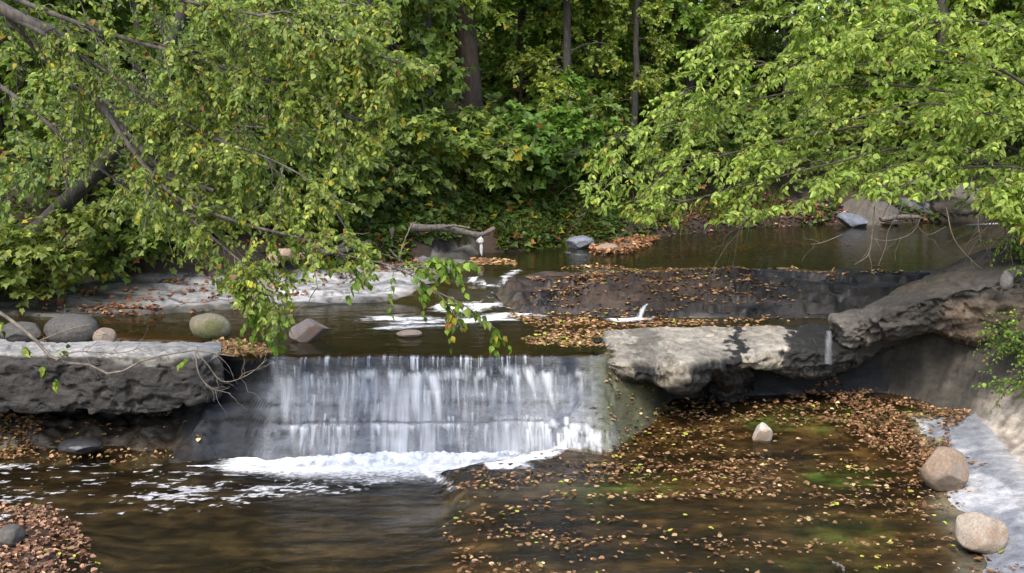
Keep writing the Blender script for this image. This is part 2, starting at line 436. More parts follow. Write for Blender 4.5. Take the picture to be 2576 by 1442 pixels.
    cs = cs * (1 - top) + np.array([.032, .021, .014]) * np.clip(1 + 2.2 * n2(x, y, 1.6, 3.6, 4, 78, .62), .12, 3)[:, None] * top
    deep = sm((d - 1.5) / .8)[:, None]
    cs = cs * (1 - deep) + np.array([.045, .045, .02]) * deep
    bm = (b * sm(d / .1))[:, None]; cmk = (c * sm((d + .02) / .04))[:, None]
    cu = cm * (1 - am) + ca * am; cu = cu * (1 - bm) + cc * bm; cu = cu * (1 - cmk) + cs * cmk
    wu = .75 - .6 * (a * sm(d / .15)) - .5 * c * sm((d + .02) / .04) * (1 - .8 * sm(n2(x, y, 1.2, 2.5, 3, 62) / .3))
    col = col * (1 - up[:, None]) + cu * up[:, None]; wet = wet * (1 - up) + wu * up
    # far bank and hillside
    dy = y - f_YS(x) + .25 * n2(x, y, .7, .7, 3, 91)
    base = np.interp(x, [-6, -1.5, -.5], [1.72, 1.72, 1.5])
    hb = base - .1 + .35 * sm(dy / .35) + .75 * sm(dy / 2.2) + .115 * np.clip(dy, 0, 70) + .10 * n1 * sm(dy / .8)
    hb = np.where(dy > 0, hb, -5)
    ck = hb > z
    z = np.maximum(z, hb)
    so = np.array([.028, .021, .014]) * (1 + .5 * nf)[:, None]
    lf = sm((n2(x, y, 1.3, 1.3, 3, 93)) / .3)[:, None]
    so = so * (1 - lf * .6) + np.array([.050, .030, .018]) * lf * .6
    col = np.where(ck[:, None], so, col); wet = np.where(ck, .05, wet)
    # right bank
    dx = x - f_xr(y) + .12 * n2(x, y, 1.2, 1.2, 3, 95)
    zb0 = np.where(y < 15.1, .30, 1.25)
    stp = np.interp(y, [9, 12, 13.6, 14.3, 15], [.25, .3, .75, 1.0, 1.0])
    hr = zb0 + stp * sm((dx + .05 * n1) / 1.35) * .95 + .55 * np.clip(dx, 0, 4) + .22 * np.clip(dx - 4, 0, 30) + (.035 * nf + .03 * n1 + .34 * (.22 - np.abs(n2(x, y, 1.4, 1.4, 4, 96, .6)))) * sm(dx / .5)
    cap = np.where((y > 14.75) & (y < 17.6) & (x < 9), 1.02 + .36 * np.clip(x - 4.4, 0, 9), 99)
    p3 = hr / .16 + .9 * n2(x, y, .8, .8, 2, 98) + .5 * n2(x, y, 3, 3, 3, 99, .6)
    hr = hr + .16 * .8 * (np.floor(p3) + sm((p3 - np.floor(p3)) / .25) - p3) * sm(dx / .3) * sm((y - 12.2) / 1.0)
    hr = np.minimum(hr, cap)
    hr = np.where(dx > 0, hr, -5)
    ck = hr > z
    z = np.maximum(z, hr)
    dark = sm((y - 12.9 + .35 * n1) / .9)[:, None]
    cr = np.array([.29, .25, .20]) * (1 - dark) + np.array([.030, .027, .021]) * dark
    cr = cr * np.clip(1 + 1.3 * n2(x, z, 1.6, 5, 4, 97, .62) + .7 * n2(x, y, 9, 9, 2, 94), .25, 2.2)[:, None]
    soil = sm((z - 1.25 + .2 * nf) / .35)[:, None] * sm((y - 12.5) / 1)[:, None]
    cr = cr * (1 - soil) + np.array([.085, .06, .04]) * (1 + .5 * ns)[:, None] * soil
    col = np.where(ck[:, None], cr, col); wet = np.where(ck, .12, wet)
    # left side, outside the frame
    hl = np.where(x < -8.6, 1.0 * np.clip(-8.6 - x, 0, 3) + .25 * np.clip(-11.6 - x, 0, 60), -5)
    z = np.maximum(z, hl)
    # behind / under the camera
    z = np.where(y < 6.5, np.maximum(z, .6 * np.clip(6.5 - y, 0, 3.2)), z)
    return z, np.clip(col, .004, .8), np.clip(wet, 0, 1), d

def axis(segs):
    out = []
    for a, b, s in segs: out.append(np.arange(a, b, s))
    return np.concatenate(out)
gx = axis([(-70, -20, 4), (-20, -8.4, .4), (-8.4, 7.2, .042), (7.2, 16, .16), (16, 24, .8), (24, 80, 4)])
gy = axis([(-8, 5, .8), (5, 9.2, .2), (9.2, 12.6, .045), (12.6, 14.4, .022), (14.4, 16.1, .05), (16.1, 19.6, .035), (19.6, 28, .11), (28, 40, .5), (40, 96, 2.5)])
GX, GY = np.meshgrid(gx, gy, indexing='ij')
gz, gcol, gwet, gd = H_and_col(GX.ravel(), GY.ravel())
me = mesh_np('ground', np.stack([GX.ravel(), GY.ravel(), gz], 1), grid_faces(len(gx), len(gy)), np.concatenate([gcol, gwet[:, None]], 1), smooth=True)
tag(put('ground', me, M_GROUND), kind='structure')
GZ = gz.reshape(GX.shape)

def ground_z(x, y):
    x = np.atleast_1d(np.asarray(x, float)); y = np.atleast_1d(np.asarray(y, float))
    i = np.clip(np.searchsorted(gx, x) - 1, 0, len(gx) - 2); j = np.clip(np.searchsorted(gy, y) - 1, 0, len(gy) - 2)
    tx = np.clip((x - gx[i]) / (gx[i + 1] - gx[i]), 0, 1); ty = np.clip((y - gy[j]) / (gy[j + 1] - gy[j]), 0, 1)
    return (GZ[i, j] * (1 - tx) * (1 - ty) + GZ[i + 1, j] * tx * (1 - ty) + GZ[i, j + 1] * (1 - tx) * ty + GZ[i + 1, j + 1] * tx * ty)

# ------------------------------------------------------------------ water
def f_W2(x, y):
    a, b, c = rise_w(x + .6 * np.clip(y - 16.4, 0, .9) - .75 * np.clip(y - 17.3, 0, 2) + .22 * n2(x, y, 1.1, 1.1, 2, 181))
    d = y - f_F(x) + .06 * n2(x, y, 1.6, .4, 3, 61) + .05 * n2(x, y, 6, 2, 2, 63)
    ch = .09 * sm(d / .5) + .16 * sm((d - .55) / .25) + .13 * sm((d - 1.2) / .2) + .05 * sm((d - 2) / .6)
    w = 1.2 + b * np.minimum(ch, .40) + c * .40 * sm((d - 1.2) / .15) + a * .40 * sm((d - 2.0) / .2)
    return w, d, b

def foam_base_pts(): return [tuple(P(px, py, .03)[:2]) for px, py in [(520, 1172), (700, 1166), (900, 1158), (1100, 1152), (1220, 1150), (1300, 1140), (1330, 1150)]]

wx = axis([(-12, -6.4, .2), (-6.4, -1, .032), (-1, 6.6, .05), (6.6, 8, .2)]); wy = axis([(3, 9.2, .25), (9.2, 10.8, .05), (10.8, 13.8, .028), (13.8, 15.4, .06)])
X, Y = [q.ravel() for q in np.meshgrid(wx, wy, indexing='ij')]
wl, kk = w_low(X, Y)
fb = foam_base_pts()
dfb = pl_dist(X, Y, fb)
front = np.interp(X, [p[0] for p in fb], [p[1] for p in fb]) - Y      # metres in front of the foot of the fall
wid = np.interp(X, [-3.9, -3.2, -2.4, -1.2, -.6, -.1, .3], [.08, .3, .75, 1.05, 1.05, .6, .25])
foam = (1.0 - np.clip(front / (wid * 1.15 + .02), 0, 1) ** 1.3) * (front > -.4) * sm((X + 4.0) / .8) * sm((.3 - X) / .3)
foam *= (1 - kk)
tail = [tuple(P(px, py, .08)[:2]) for px, py in [(1060, 1165), (1110, 1195), (1150, 1230)]]
foam = np.maximum(foam, .95 * sm(1 - pl_dist(X, Y, tail) / .16) * (1 - kk * .8))
ap = [tuple(P(px, py, .2)[:2]) for px, py in [(1240, 1160), (1330, 1142), (1440, 1112), (1540, 1090)]]
foam = np.maximum(foam, np.clip(1.0 - pl_dist(X, Y, ap) / .34 + .8 * n2(X, Y, 6, 4, 4, 175, .6), 0, 1) * sm((.55 - pl_dist(X, Y, ap)) / .2))
glint_bits = .66 * sm((X + 7) / 1) * sm((-.9 - X) / 1.2) * sm((12.95 - Y) / .1) * sm((Y - 10.6 - .3 * (X + 4.5)) / 1.2)  # sky glints on the ripples, with foam flecks, painted into the foam mask
glint_bits = sm(glint_bits / .45) * (1 - kk)
fl = n2(X, Y, 6.5, 15, 3, 112, .6) + .25 * n2(X, Y, 1.1, 1.6, 2, 111)
glint_bits = .66 * sm((fl - .06  + .0 * glint_bits) / .12) * sm(glint_bits / .2) * sm((fl + glint_bits - .55) / .15)
foam = np.maximum(foam, glint_bits)
hz = wl + .018 * foam * n2(X, Y, 7, 9, 2, 113) + (1 - kk) * .012 * n2(X, Y, 2.2, 6.5, 3, 115) * sm((14 - Y) / 1) * sm((Y - 10.3) / 1.5)
M_LOWER = mat_water('lower_pool_water', (.80, .74, .58), .05, ((3.0, .014), (9, .006), (26, .0022)), (1, 2.2, 1), murk=(.04, .036, .02), murk_fac=.07)
me = mesh_np('lower_pool', np.stack([X, Y, hz], 1), grid_faces(len(wx), len(wy)), None, {'foam': foam}, smooth=True)
tag(put('lower_pool_water', me, M_LOWER), kind='structure')

wx = axis([(-9, -6.8, .2), (-6.8, 6.4, .05), (6.4, 17, .2)]); wy = axis([(13.5, 15.9, .05), (15.9, 18.6, .035), (18.6, 28.4, .14)])
X, Y = [q.ravel() for q in np.meshgrid(wx, wy, indexing='ij')]
w2, d2, b2 = f_W2(X, Y)
foam = np.zeros(len(X))
for pl, w_, s_ in (([(975, 800), (1060, 812), (1150, 806), (1240, 800), (1325, 790)], .20, .95), ([(960, 828), (1060, 822), (1130, 818)], .13, .75),
                   ([(1110, 738), (1170, 742), (1240, 738)], .13, .9), ([(1190, 715), (1260, 722), (1300, 700)], .07, .75), ([(1090, 690), (1160, 682), (1190, 676)], .06, .7),
                   ([(1560, 805), (1620, 800)], .12, .9), ([(1420, 655), (1460, 660)], .08, .6)):
    for_z = 1.2 if pl[0][1] > 770 else 1.45
    foam = np.maximum(foam, s_ * np.clip(1 - pl_dist(X, Y, [tuple(P(px, py, for_z)[:2]) for px, py in pl]) / (w_ * 2.6) + .75 * n2(X, Y, 3.0, 10, 4, 119, .6), 0, 1) * (pl_dist(X, Y, [tuple(P(px, py, for_z)[:2]) for px, py in pl]) < w_ * 3.5))
far_rip = [tuple(P(px, py, 1.6)[:2]) for px, py in [(2440, 566), (2520, 562), (2620, 560)]]
foam = np.maximum(foam, .8 * sm(1 - pl_dist(X, Y, far_rip) / .35))
w2 = w2 + .02 * foam * n2(X, Y, 8, 8, 2, 117)
fc = grid_faces(len(wx), len(wy))
keep = (Y >= f_YL(X) - .02) & (ground_z(X, Y) > w2 - 1.2)
fc = fc[keep[fc].all(1)]
M_UPPER = mat_water('upper_pool_water', (.74, .68, .46), .03, ((2.0, .008), (8, .002)), (1, 2.6, 1), murk=(.035, .035, .014), murk_fac=.35)
me = mesh_np('upper_pool', np.stack([X, Y, w2], 1), fc, None, {'foam': foam}, smooth=True)
tag(put('upper_pool_water', me, M_UPPER), kind='structure')

# ------------------------------------------------------------------ the fall
rg = np.random.default_rng(5)
NU, NV = 620, 110
u = np.linspace(-3.95, 1.35, NU); vv = np.linspace(0, 1, NV)
U, Vv = np.meshgrid(u, vv, indexing='ij'); Uf, Vf = U.ravel(), Vv.ravel()
YLu, YBu = f_YL(Uf), f_YB(Uf)
tt = 1 - Vf
yy = YBu - .03 + (YLu - YBu + .12) * tt
zz = ground_z(Uf, yy)
# free water leaves the lip before it meets the rock
lipk = sm((tt - .62) / .2)
yy = yy - .03 - .07 * lipk * sm((1.06 - tt) / .12)
zz = np.where(yy > f_YL(Uf) - .03, 1.2, np.minimum(zz + .025, 1.2))
zz = np.maximum(zz, .0)
drop = np.clip(1.2 - zz, 0, 1.2)                     # metres below the lip
inn = sm((Uf + .05 * n2(Uf, drop, 6, 4, 2, 153) - (-3.12 - .05 + .42 * drop / 1.2)) / .16)    # left edge of the white water leans right going down
inn_r = sm((.58 + .55 * sm(drop / .35) - Uf) / .2)
den = np.zeros(len(Uf))
thr = n2(Uf, drop * .3, 26, 1, 3, 121, .7) ; pat = sm((n2(Uf, Uf * 0, 4, 1, 2, 123) + .25) / .4)
clen = .16 + .10 * n2(Uf, Uf * 0, 9, 1, 2, 124)
den = np.maximum(den, sm((thr - .02) / .25) * (.15 + .85 * pat) * .8 * sm(drop / .02) * sm((clen - drop) / .08))
bl = .25 + .05 * n2(Uf, Uf * 0, 2.2, 1, 2, 125) - .05 * sm((Uf + .6) / .5)
band = sm(1 - np.abs(drop - bl) / .10) * sm((n2(Uf, drop, 8, 4, 4, 127, .6) + .32) / .4) * sm((Uf + 2.6) / .9)
den = np.maximum(den, band)
streams = []
for k in range(250):
    u0 = rg.uniform(-3.15, .62); streams.append((u0, rg.uniform(.014, .05), rg.uniform(.16, .36) if k % 3 else rg.uniform(.3, .75), rg.uniform(.12, .7), rg.uniform(.2, .9), rg.normal(.02, .05) + .10 * sm((u0 + .4) / 1) + .10 * sm((-2.3 - u0) / .6)))
for u0, w_, a_, L_, s_, dr in [(-1.22, .085, .2, .85, 1.2, .06), (-1.02, .07, .2, .75, 1.2, .22), (-1.5, .07, .22, .5, 1, 0), (-.45, .04, .22, .4, .8, .1), (.05, .045, .22, .45, 1, .15), (.22, .05, .2, .4, 1.1, .2), (.42, .06, .2, .5, 1.2, .25), (-2.3, .06, .2, .6, .8, 0), (-2.0, .05, .22, .6, .8, 0), (-2.75, .05, .1, .9, .9, .1), (-1.75, .05, .2, .4, .9, 0), (-3.02, .05, .03, .9, .9, .22), (-2.9, .04, .03, .8, .8, .2)]:
    streams.append((u0, w_, a_, L_, s_, dr))
for k in range(90):                                  # second step
    u0 = rg.uniform(-2.75, 1.15); streams.append((u0, rg.uniform(.02, .07), .81 + .012 * rg.normal(), rg.uniform(.12, .45), rg.uniform(.3, 1.0), .0))
for k in range(70):
    u0 = rg.uniform(.15, 1.3); streams.append((u0, rg.uniform(.01, .035), rg.uniform(.62, .9), .5, rg.uniform(.5, 1), .04))
den_big = np.zeros(len(Uf)); nb = 0
for u0, w_, a_, L_, s_, dr in streams:
    q = drop - a_
    w2_ = w_ * (1.25 - .8 * np.clip(q / L_, 0, 1))
    g = np.exp(-((Uf - u0 - dr * q - .012 * np.sin(q * 9 + u0 * 50)) / w2_) ** 2)
    v_ = s_ * g * sm(q / .025) * np.clip((a_ + L_ - drop) / L_, 0, 1) ** .8
    den = np.maximum(den, v_ * .8)
    if s_ > .9: den_big = np.maximum(den_big, np.clip(v_, 0, 1))
fine = n2(Uf, drop, 30, 2.5, 3, 129, .65)
big = den_big * np.clip(.9 + .5 * fine, .3, 1.1)
den = den * np.clip(.62 + 1.0 * fine, .08, 1.1)
den *= .5 + .62 * sm((n2(Uf, drop * .45, 1.7, 1.0, 3, 157) + .14) / .26)
den = np.maximum(den, big)
den = np.maximum(den, band * np.clip(.8 + .8 * fine, .15, 1) * sm((Uf + 2.6) / .9))
veil = np.clip(.16 + .50 * n2(Uf, drop, 2.6, .8, 3, 131) + .42 * n2(Uf, drop, 15, 1.2, 4, 133, .65), .02, .85)
veil *= sm((drop - .19) / .1) * (1 - .6 * sm((Uf + .5) / .4) * sm((drop - .4) / .1) * sm((.76 - drop) / .05))
den = np.maximum(den, veil)
den *= 1 - .8 * sm(1 - np.abs(drop - .785 - .02 * n2(Uf, Uf * 0, 3, 1, 2, 151)) / .022)
den = den * inn * np.maximum(inn_r, .0)
low = sm((drop - .72) / .06) * sm((1.30 + .25 * n2(Uf, drop, 3, 8, 3, 155) - Uf) / .4) * sm((Uf - .1) / .5)
den = np.maximum(den, low * (.38 + .8 * n2(Uf, drop, 16, 9, 3, 135)))
lv = .0 * sm((Uf + 3.9) / .3) * sm((drop - .45 - .5 * sm((-3.1 - Uf) / .6)) / .2) * (.6 + .8 * n2(Uf, drop, 25, 3, 2, 137))
den = np.clip(np.maximum(den, lv * (Uf < -2.7)), 0, 1)
yy = yy - .02 * den
me = mesh_np('waterfall', np.stack([Uf, yy, zz], 1), grid_faces(NU, NV), None, {'foam': den}, smooth=True)
M_VEIL = mat_veil('falling_water')
tag(put('waterfall', me, M_VEIL), kind='structure')

# churned foam along the foot of the fall
NU, NV = 360, 40
pts = resample([P(px, py, .02) for px, py in [(470, 1172), (600, 1170), (760, 1163), (1000, 1155), (1200, 1152), (1300, 1140), (1400, 1122), (1545, 1096)]], NU)
wd = np.interp(np.linspace(0, 1, NU), [0, .12, .3, .5, .66, .75, .85, 1], [.02, .10, .34, .42, .34, .14, .10, .06])
s = np.linspace(-.25, 1, NV)
Xf = np.repeat(pts[:, 0], NV); Yf = (pts[:, 1][:, None] - wd[:, None] * s[None]).ravel(); Sf = np.tile(s, NU)
wz, _ = w_low(Xf, Yf)
pk = np.sqrt(np.clip(1 - np.abs(Sf - .1) / .92, 0, 1))
hh = np.repeat(np.clip(wd * .35, .02, .11), NV) * pk * (.65 + .6 * fbm(np.stack([Xf * 9, Yf * 9, Sf], 1), 4, 141))
fo = np.clip(pk * 1.25 + .75 * n2(Xf, Yf, 13, 5, 4, 143, .6) + .5 * n2(Xf, Yf, 3, 3, 2, 144) - .15 - .35 * np.clip(Sf, 0, 1), 0, 1) * sm((1 - Sf) / .3)
me = mesh_np('foam', np.stack([Xf, Yf, wz + .012 + hh], 1), grid_faces(NU, NV), None, {'foam': sm(fo)}, smooth=True)
M_FOAM = mat_veil('white_foam')
tag(put('foam', me, M_FOAM), 'white churned foam along the foot of the waterfall', kind='stuff')

# small water threads
def thread(name, pl, w, amt):
    p = resample(pl, 24); k = np.linspace(-1, 1, 9)
    V = p[:, None, :] + np.stack([k * w, -.02 * (1 - k ** 2), 0 * k], 1)[None] * np.linspace(.6, 1.3, 24)[:, None, None]
    V = V.reshape(-1, 3)
    fo = amt * np.clip((1 - np.tile(np.abs(k), 24)) * 1.1 + .5 * fbm(np.stack([V[:, 0] * 60, V[:, 2] * 9, V[:, 1]], 1), 2, 7) - .1, 0, .9)
    me = mesh_np(name, V, grid_faces(24, 9), None, {'foam': fo}, smooth=True)
    return tag(put(name, me, M_VEIL), kind='structure')
thread('side_trickle_water', [PD(1628, 764, 16.42), PD(1618, 776, 16.25), PD(1608, 800, 16.12)], .05, .8)
thread('ledge_trickle_water', [PD(2085, 832, 14.15), PD(2084, 860, 13.92), PD(2082, 915, 13.90)], .06, .22)

# ------------------------------------------------------------------ rock ledges (lofted, overhanging)
def loft(stations, nu, nv, amp=.05, seed=0, strata=.02, band=.7):
    S = np.asarray(stations, float)                 # (n, m, 3)
    c0 = S[0].mean(0); c1 = S[-1].mean(0)
    S = np.concatenate([(c0 + (S[0] - c0) * .02)[None], (c0 + (S[0] - c0) * .7 + (S[0].mean(0) - S[1].mean(0)) * .05)[None], S,
                        (c1 + (S[-1] - c1) * .7)[None], (c1 + (S[-1] - c1) * .02)[None]])
    # around
    def lin(q):
        seg = np.linalg.norm(np.diff(q, axis=0), axis=1); cum = np.r_[0, np.cumsum(seg)]; t_ = np.linspace(0, cum[-1], nv + 1)[:-1]
        r_ = np.stack([np.interp(t_, cum, q[:, k]) for k in range(3)], 1)
        return .25 * np.roll(r_, 1, 0) + .5 * r_ + .25 * np.roll(r_, -1, 0)
    R = np.stack([lin(np.vstack([s_, s_[:1]])) for s_ in S])
    A = np.stack([resample(R[:, j], nu) for j in range(nv)], 1)        # (nu,nv,3)
    du = np.gradient(A, axis=0); dv = np.roll(A, -1, 1) - np.roll(A, 1, 1)
    n = np.cross(du, dv); n /= np.linalg.norm(n, axis=2, keepdims=True) + 1e-9
    c = A.mean(1, keepdims=True)
    if ((A - c) * n).sum() < 0: n = -n
    p = A.reshape(-1, 3); nn = n.reshape(-1, 3)
    dsp = amp * 1.5 * fbm(p * 2.1, 6, seed, .58) + amp * band * fbm(p * np.array([1.2, 1.2, 8]), 4, seed + 9) - amp * .9 * np.abs(fbm(p * np.array([1.5, 1.5, 2.5]) + 5, 4, seed + 13, .6)) - amp * .8 * sm((fbm(p * np.array([5, 5, 9]), 3, seed + 15, .6) - .12) / .2) - amp * .8 * np.floor(2.5 * fbm(p * np.array([.9, .9, 1.6]), 2, seed + 17) + .5) / 2.5
    ph = p[:, 2] / .07 + 1.2 * fbm(p * .9, 2, seed + 4)
    dsp += strata * (sm((ph - np.floor(ph)) / .3) - .5) * (1 - np.abs(nn[:, 2]))
    top = sm((nn[:, 2] - .6) / .3)
    dsp *= 1 - .6 * top
    V = p + nn * dsp[:, None]
    f = grid_faces(nu, nv, True)
    return V, f, nn

def yz(px, prof):
    """profile of (Y, z) pairs at the photo column px (x follows the distance)"""
    return [((px - 1288) * Y / (F * CP + 0 * Y) * 1.0, Y, z) for Y, z in prof]

st = []
for px, yf, zt, zb_ in [(-420, 13.1, 1.38, .60), (-200, 13.05, 1.36, .6), (0, 13.0, 1.35, .60), (160, 12.98, 1.35, .60), (320, 13.0, 1.34, .56), (430, 13.03, 1.32, .58), (500, 13.12, 1.30, .62), (545, 13.3, 1.27, .72)]:
    st.append(yz(px, [(yf + .30, zb_ - .01), (yf + .06, zb_), (yf + .01, zb_ + .08), (yf - .02, zt - .14), (yf + .05, zt - .02), (yf + .12, zt), (yf + .5, zt + .01), (yf + .82, zt), (yf + .95, zt - .1), (yf + 1.5, zt - .35), (yf + 2.1, .5), (yf + 1.1, zb_ - .02)]))
V, f, nn = loft(st, 420, 230, .07, 3, .006, .15)
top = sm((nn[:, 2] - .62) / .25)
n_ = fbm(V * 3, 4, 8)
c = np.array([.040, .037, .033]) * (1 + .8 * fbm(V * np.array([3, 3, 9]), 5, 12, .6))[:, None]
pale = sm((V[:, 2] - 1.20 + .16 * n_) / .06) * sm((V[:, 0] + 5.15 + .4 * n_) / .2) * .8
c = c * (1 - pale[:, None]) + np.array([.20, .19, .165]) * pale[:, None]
c = c * (1 - top[:, None]) + np.array([.245, .236, .216]) * (1 + .30 * n_ + .25 * fbm(V * np.array([6, 14, 6]), 3, 11))[:, None] * top[:, None]  # upward faces coloured pale as lit, the front left dark as shaded
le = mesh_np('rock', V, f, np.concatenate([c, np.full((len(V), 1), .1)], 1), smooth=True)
tag(put('rock_ledge', le, M_LEDGE), 'thick grey rock ledge with flat top coloured as if lit, overhanging a dark hollow', 'rock ledge', 'rock ledges beside the waterfall')

st = []
for px, yf, zt, zb_, yb in [(1508, 13.76, 1.205, 1.05, 14.3), (1550, 13.55, 1.24, .96, 14.75), (1600, 13.4, 1.25, .86, 14.9), (1645, 13.28, 1.26, .90, 15.0), (1700, 13.2, 1.25, .78, 15.1), (1745, 13.24, 1.25, .79, 15.1), (1795, 13.4, 1.24, .92, 15.1),
                            (1880, 13.65, 1.25, 1.0, 15.1), (1945, 13.9, 1.27, .86, 15.1), (2000, 13.98, 1.27, .76, 15.1), (2080, 14.05, 1.25, .72, 15.2), (2165, 14.2, 1.23, .84, 15.2)]:
    st.append(yz(px, [(yf + .5, zb_ + .02), (yf + .16, zb_), (yf + .03, zb_ + .08), (yf, zb_ + .4 * (zt - zb_)), (yf + .04, zt - .13), (yf + .10, zt - .085), (yf + .5, zt - .02), (yb, zt + .035), (yb + .2, zt - .06), (yb + .8, zt - .3), (yb + .8, zb_ - .15), (yb - .3, zb_ + .02)]))
V, f, nn = loft(st, 420, 230, .085, 23, .02)
top = sm((nn[:, 2] - .5) / .3)
n_ = fbm(V * 3.2, 4, 28); pxv = V[:, 0] / V[:, 1] * F * CP + 1288
c = np.array([.20, .175, .13]) * (1 + .7 * fbm(V * np.array([4, 4, 6]), 5, 29, .6))[:, None]
c = c * (1 - top[:, None]) + np.array([.235, .212, .170]) * (1 + .45 * n_ + .35 * fbm(V * 11, 3, 31))[:, None] * top[:, None]  # lit look of the top painted in: upward faces lighter than the face
jit = 30 * fbm(np.stack([V[:, 2] * 4, V[:, 0] * 3, V[:, 1] * 3], 1), 3, 33) + 34 * fbm(V * np.array([9, 9, 5]), 4, 34, .65)
face_ = 1 - .55 * top
stain = np.maximum.reduce([sm((1 - np.abs(pxv + jit - 1618) / 34) * 2) * face_, sm((1.15 - np.abs(pxv + jit - 1800) / 60) * 2) * sm((1.22 - V[:, 2]) / .12),
                           sm((1 - np.abs(pxv + jit - 1862) / 24) * 2) * .9, sm((pxv + 1.4 * jit - 1968) / 30), sm((1540 - pxv + jit) / 30), .8 * sm((.98 - V[:, 2] + .06 * n_) / .1)])
stain = np.clip(stain * 1.15 + .25 * n_ * (stain > .05), 0, 1)
c = c * (1 - stain[:, None]) + np.array([.010, .009, .007]) * (1 + .8 * n_)[:, None] * stain[:, None]
moss = sm(1 - np.abs(pxv + 2 * jit - 1610 - 260 * (V[:, 1] - 14) * -.35) / 14) * top * sm((14.3 - V[:, 1]) / .3)
c = c * (1 - .7 * moss[:, None]) + np.array([.06, .055, .02]) * .7 * moss[:, None]
le = mesh_np('rock', V, f, np.concatenate([c, (.08 + .3 * stain)[:, None]], 1), smooth=True)
tag(put('rock_ledge', le, M_LEDGE), 'tan rock ledge with dark wet streaks, right of the waterfall', 'rock ledge', 'rock ledges beside the waterfall')

# dark wet curtain of rock under the tan ledge
st = []
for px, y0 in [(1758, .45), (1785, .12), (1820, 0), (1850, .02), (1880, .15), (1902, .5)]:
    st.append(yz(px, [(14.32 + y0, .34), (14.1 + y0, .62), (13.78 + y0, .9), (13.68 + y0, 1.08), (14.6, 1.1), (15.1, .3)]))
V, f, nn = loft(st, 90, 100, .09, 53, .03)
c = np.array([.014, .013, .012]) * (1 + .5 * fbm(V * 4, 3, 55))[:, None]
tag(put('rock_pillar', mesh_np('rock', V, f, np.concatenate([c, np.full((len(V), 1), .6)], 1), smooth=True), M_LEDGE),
    'dark wet rock pillar propping the underside of the tan ledge', 'rock')

st = []
for ft, fbm_, bt in [((2118, 806, 14.1), (2150, 868, 14.15), (2108, 797, 14.5)), ((2228, 786, 13.9), (2240, 852, 13.98), (2215, 746, 15.5)), ((2340, 748, 13.9), (2345, 830, 14.1), (2340, 688, 16.2)),
                     ((2450, 722, 13.9), (2455, 872, 14.15), (2450, 640, 16.5)), ((2600, 668, 14.0), (2600, 905, 14.1), (2600, 600, 16.6)), ((2820, 590, 14.2), (2820, 900, 14.3), (2820, 545, 16.9))]:
    a, b_, c_ = PD(*ft), PD(*fbm_), PD(*bt)
    mid = (b_ + c_) / 2
    st.append([b_ + np.array([0, .6, -.05]), b_, (a + b_) / 2 + np.array([0, -.05, 0]), a, a + (c_ - a) * .4 + np.array([0, 0, .05]), c_, c_ + np.array([0, .25, -.35]), c_ + np.array([0, .1, -.8]), mid + np.array([0, 0, -.5])])
V, f, nn = loft(st, 380, 210, .10, 73, .02, .4)
n_ = fbm(V * np.array([1.2, 1.2, 5]), 4, 75)
c = np.array([.043, .038, .031]) * (1 + .9 * n_)[:, None]
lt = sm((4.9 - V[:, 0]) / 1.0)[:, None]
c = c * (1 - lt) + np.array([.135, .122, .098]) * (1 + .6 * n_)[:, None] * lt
br_ = sm((V[:, 0] - 5.2) / .8)[:, None] * sm(fbm(V * 1.5, 3, 79) / .3)[:, None] * .5
c = c * (1 - br_) + np.array([.05, .04, .028]) * br_
lowr = sm((1.95 - V[:, 2]) / .25)[:, None] * sm((V[:, 0] - 5.4) / .4)[:, None]
c = c * (1 - lowr) + np.array([.085, .062, .042]) * np.clip(1 + 1.6 * fbm(V * np.array([2, 2, 9]), 4, 81, .6), .2, 2)[:, None] * lowr
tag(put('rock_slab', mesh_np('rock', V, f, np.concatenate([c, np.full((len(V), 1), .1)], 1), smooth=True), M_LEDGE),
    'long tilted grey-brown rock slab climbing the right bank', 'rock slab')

# ------------------------------------------------------------------ boulders and stones
def ico(sub):
    bm_ = bpy.data.meshes.new('tmp')
    import bmesh
    b = bmesh.new(); bmesh.ops.create_icosphere(b, subdivisions=sub, radius=1)
    V = np.array([v.co[:] for v in b.verts]); Fc = np.array([[v.index for v in q.verts] for q in b.faces]); b.free()
    bpy.data.meshes.remove(bm_); return V, Fc
ICO5, ICO4, ICO3 = ico(5), ico(4), ico(3)

def stone(px, py_base, z, wpx, hpx, mat, label, seed, depth=.8, cuts=6, cut_r=(.72, .92), rough=.10, rot=0, tilt=0, name='boulder', cat='boulder', group=None, base=ICO5, shape=1.0, Y=None):
    p = P(px, py_base, z) if Y is None else PD(px, py_base, Y)
    r_ = ray(px, py_base); ppm = r_[1] / p[1]
    w, h = wpx / ppm / 2, hpx / ppm
    V, Fc = base; V = V.copy(); r = np.random.default_rng(seed)
    V = np.sign(V) * np.abs(V) ** shape
    for k in range(cuts):
        n = r.normal(size=3); n[2] = n[2] * .8 + .1; n /= np.linalg.norm(n); d = r.uniform(*cut_r)
        e = V @ n - d
        V = V - np.where(e > 0, e * .93, 0)[:, None] * n
    V *= (1 + rough * fbm(V * 1.4 + seed, 4, seed) + rough * .25 * fbm(V * 6 + seed, 3, seed + 5))[:, None]
    ca, sa = math.cos(rot), math.sin(rot)
    V = np.stack([V[:, 0] * ca - V[:, 1] * sa, V[:, 0] * sa + V[:, 1] * ca, V[:, 2]], 1)
    V -= (V.max(0) + V.min(0)) / 2; V /= (V.max(0) - V.min(0)) / 2
    V = V * np.array([w, w * depth, h * .60])
    ct, s_t = math.cos(tilt), math.sin(tilt)
    V = np.stack([V[:, 0] * ct - V[:, 2] * s_t, V[:, 1], V[:, 0] * s_t + V[:, 2] * ct], 1)
    o = put(name, mesh_np(name, V, Fc, smooth=True), mat, None, (p[0], p[1] + w * depth * .8, p[2] + h * .60 - h * .2))
    return tag(o, label, cat, group)

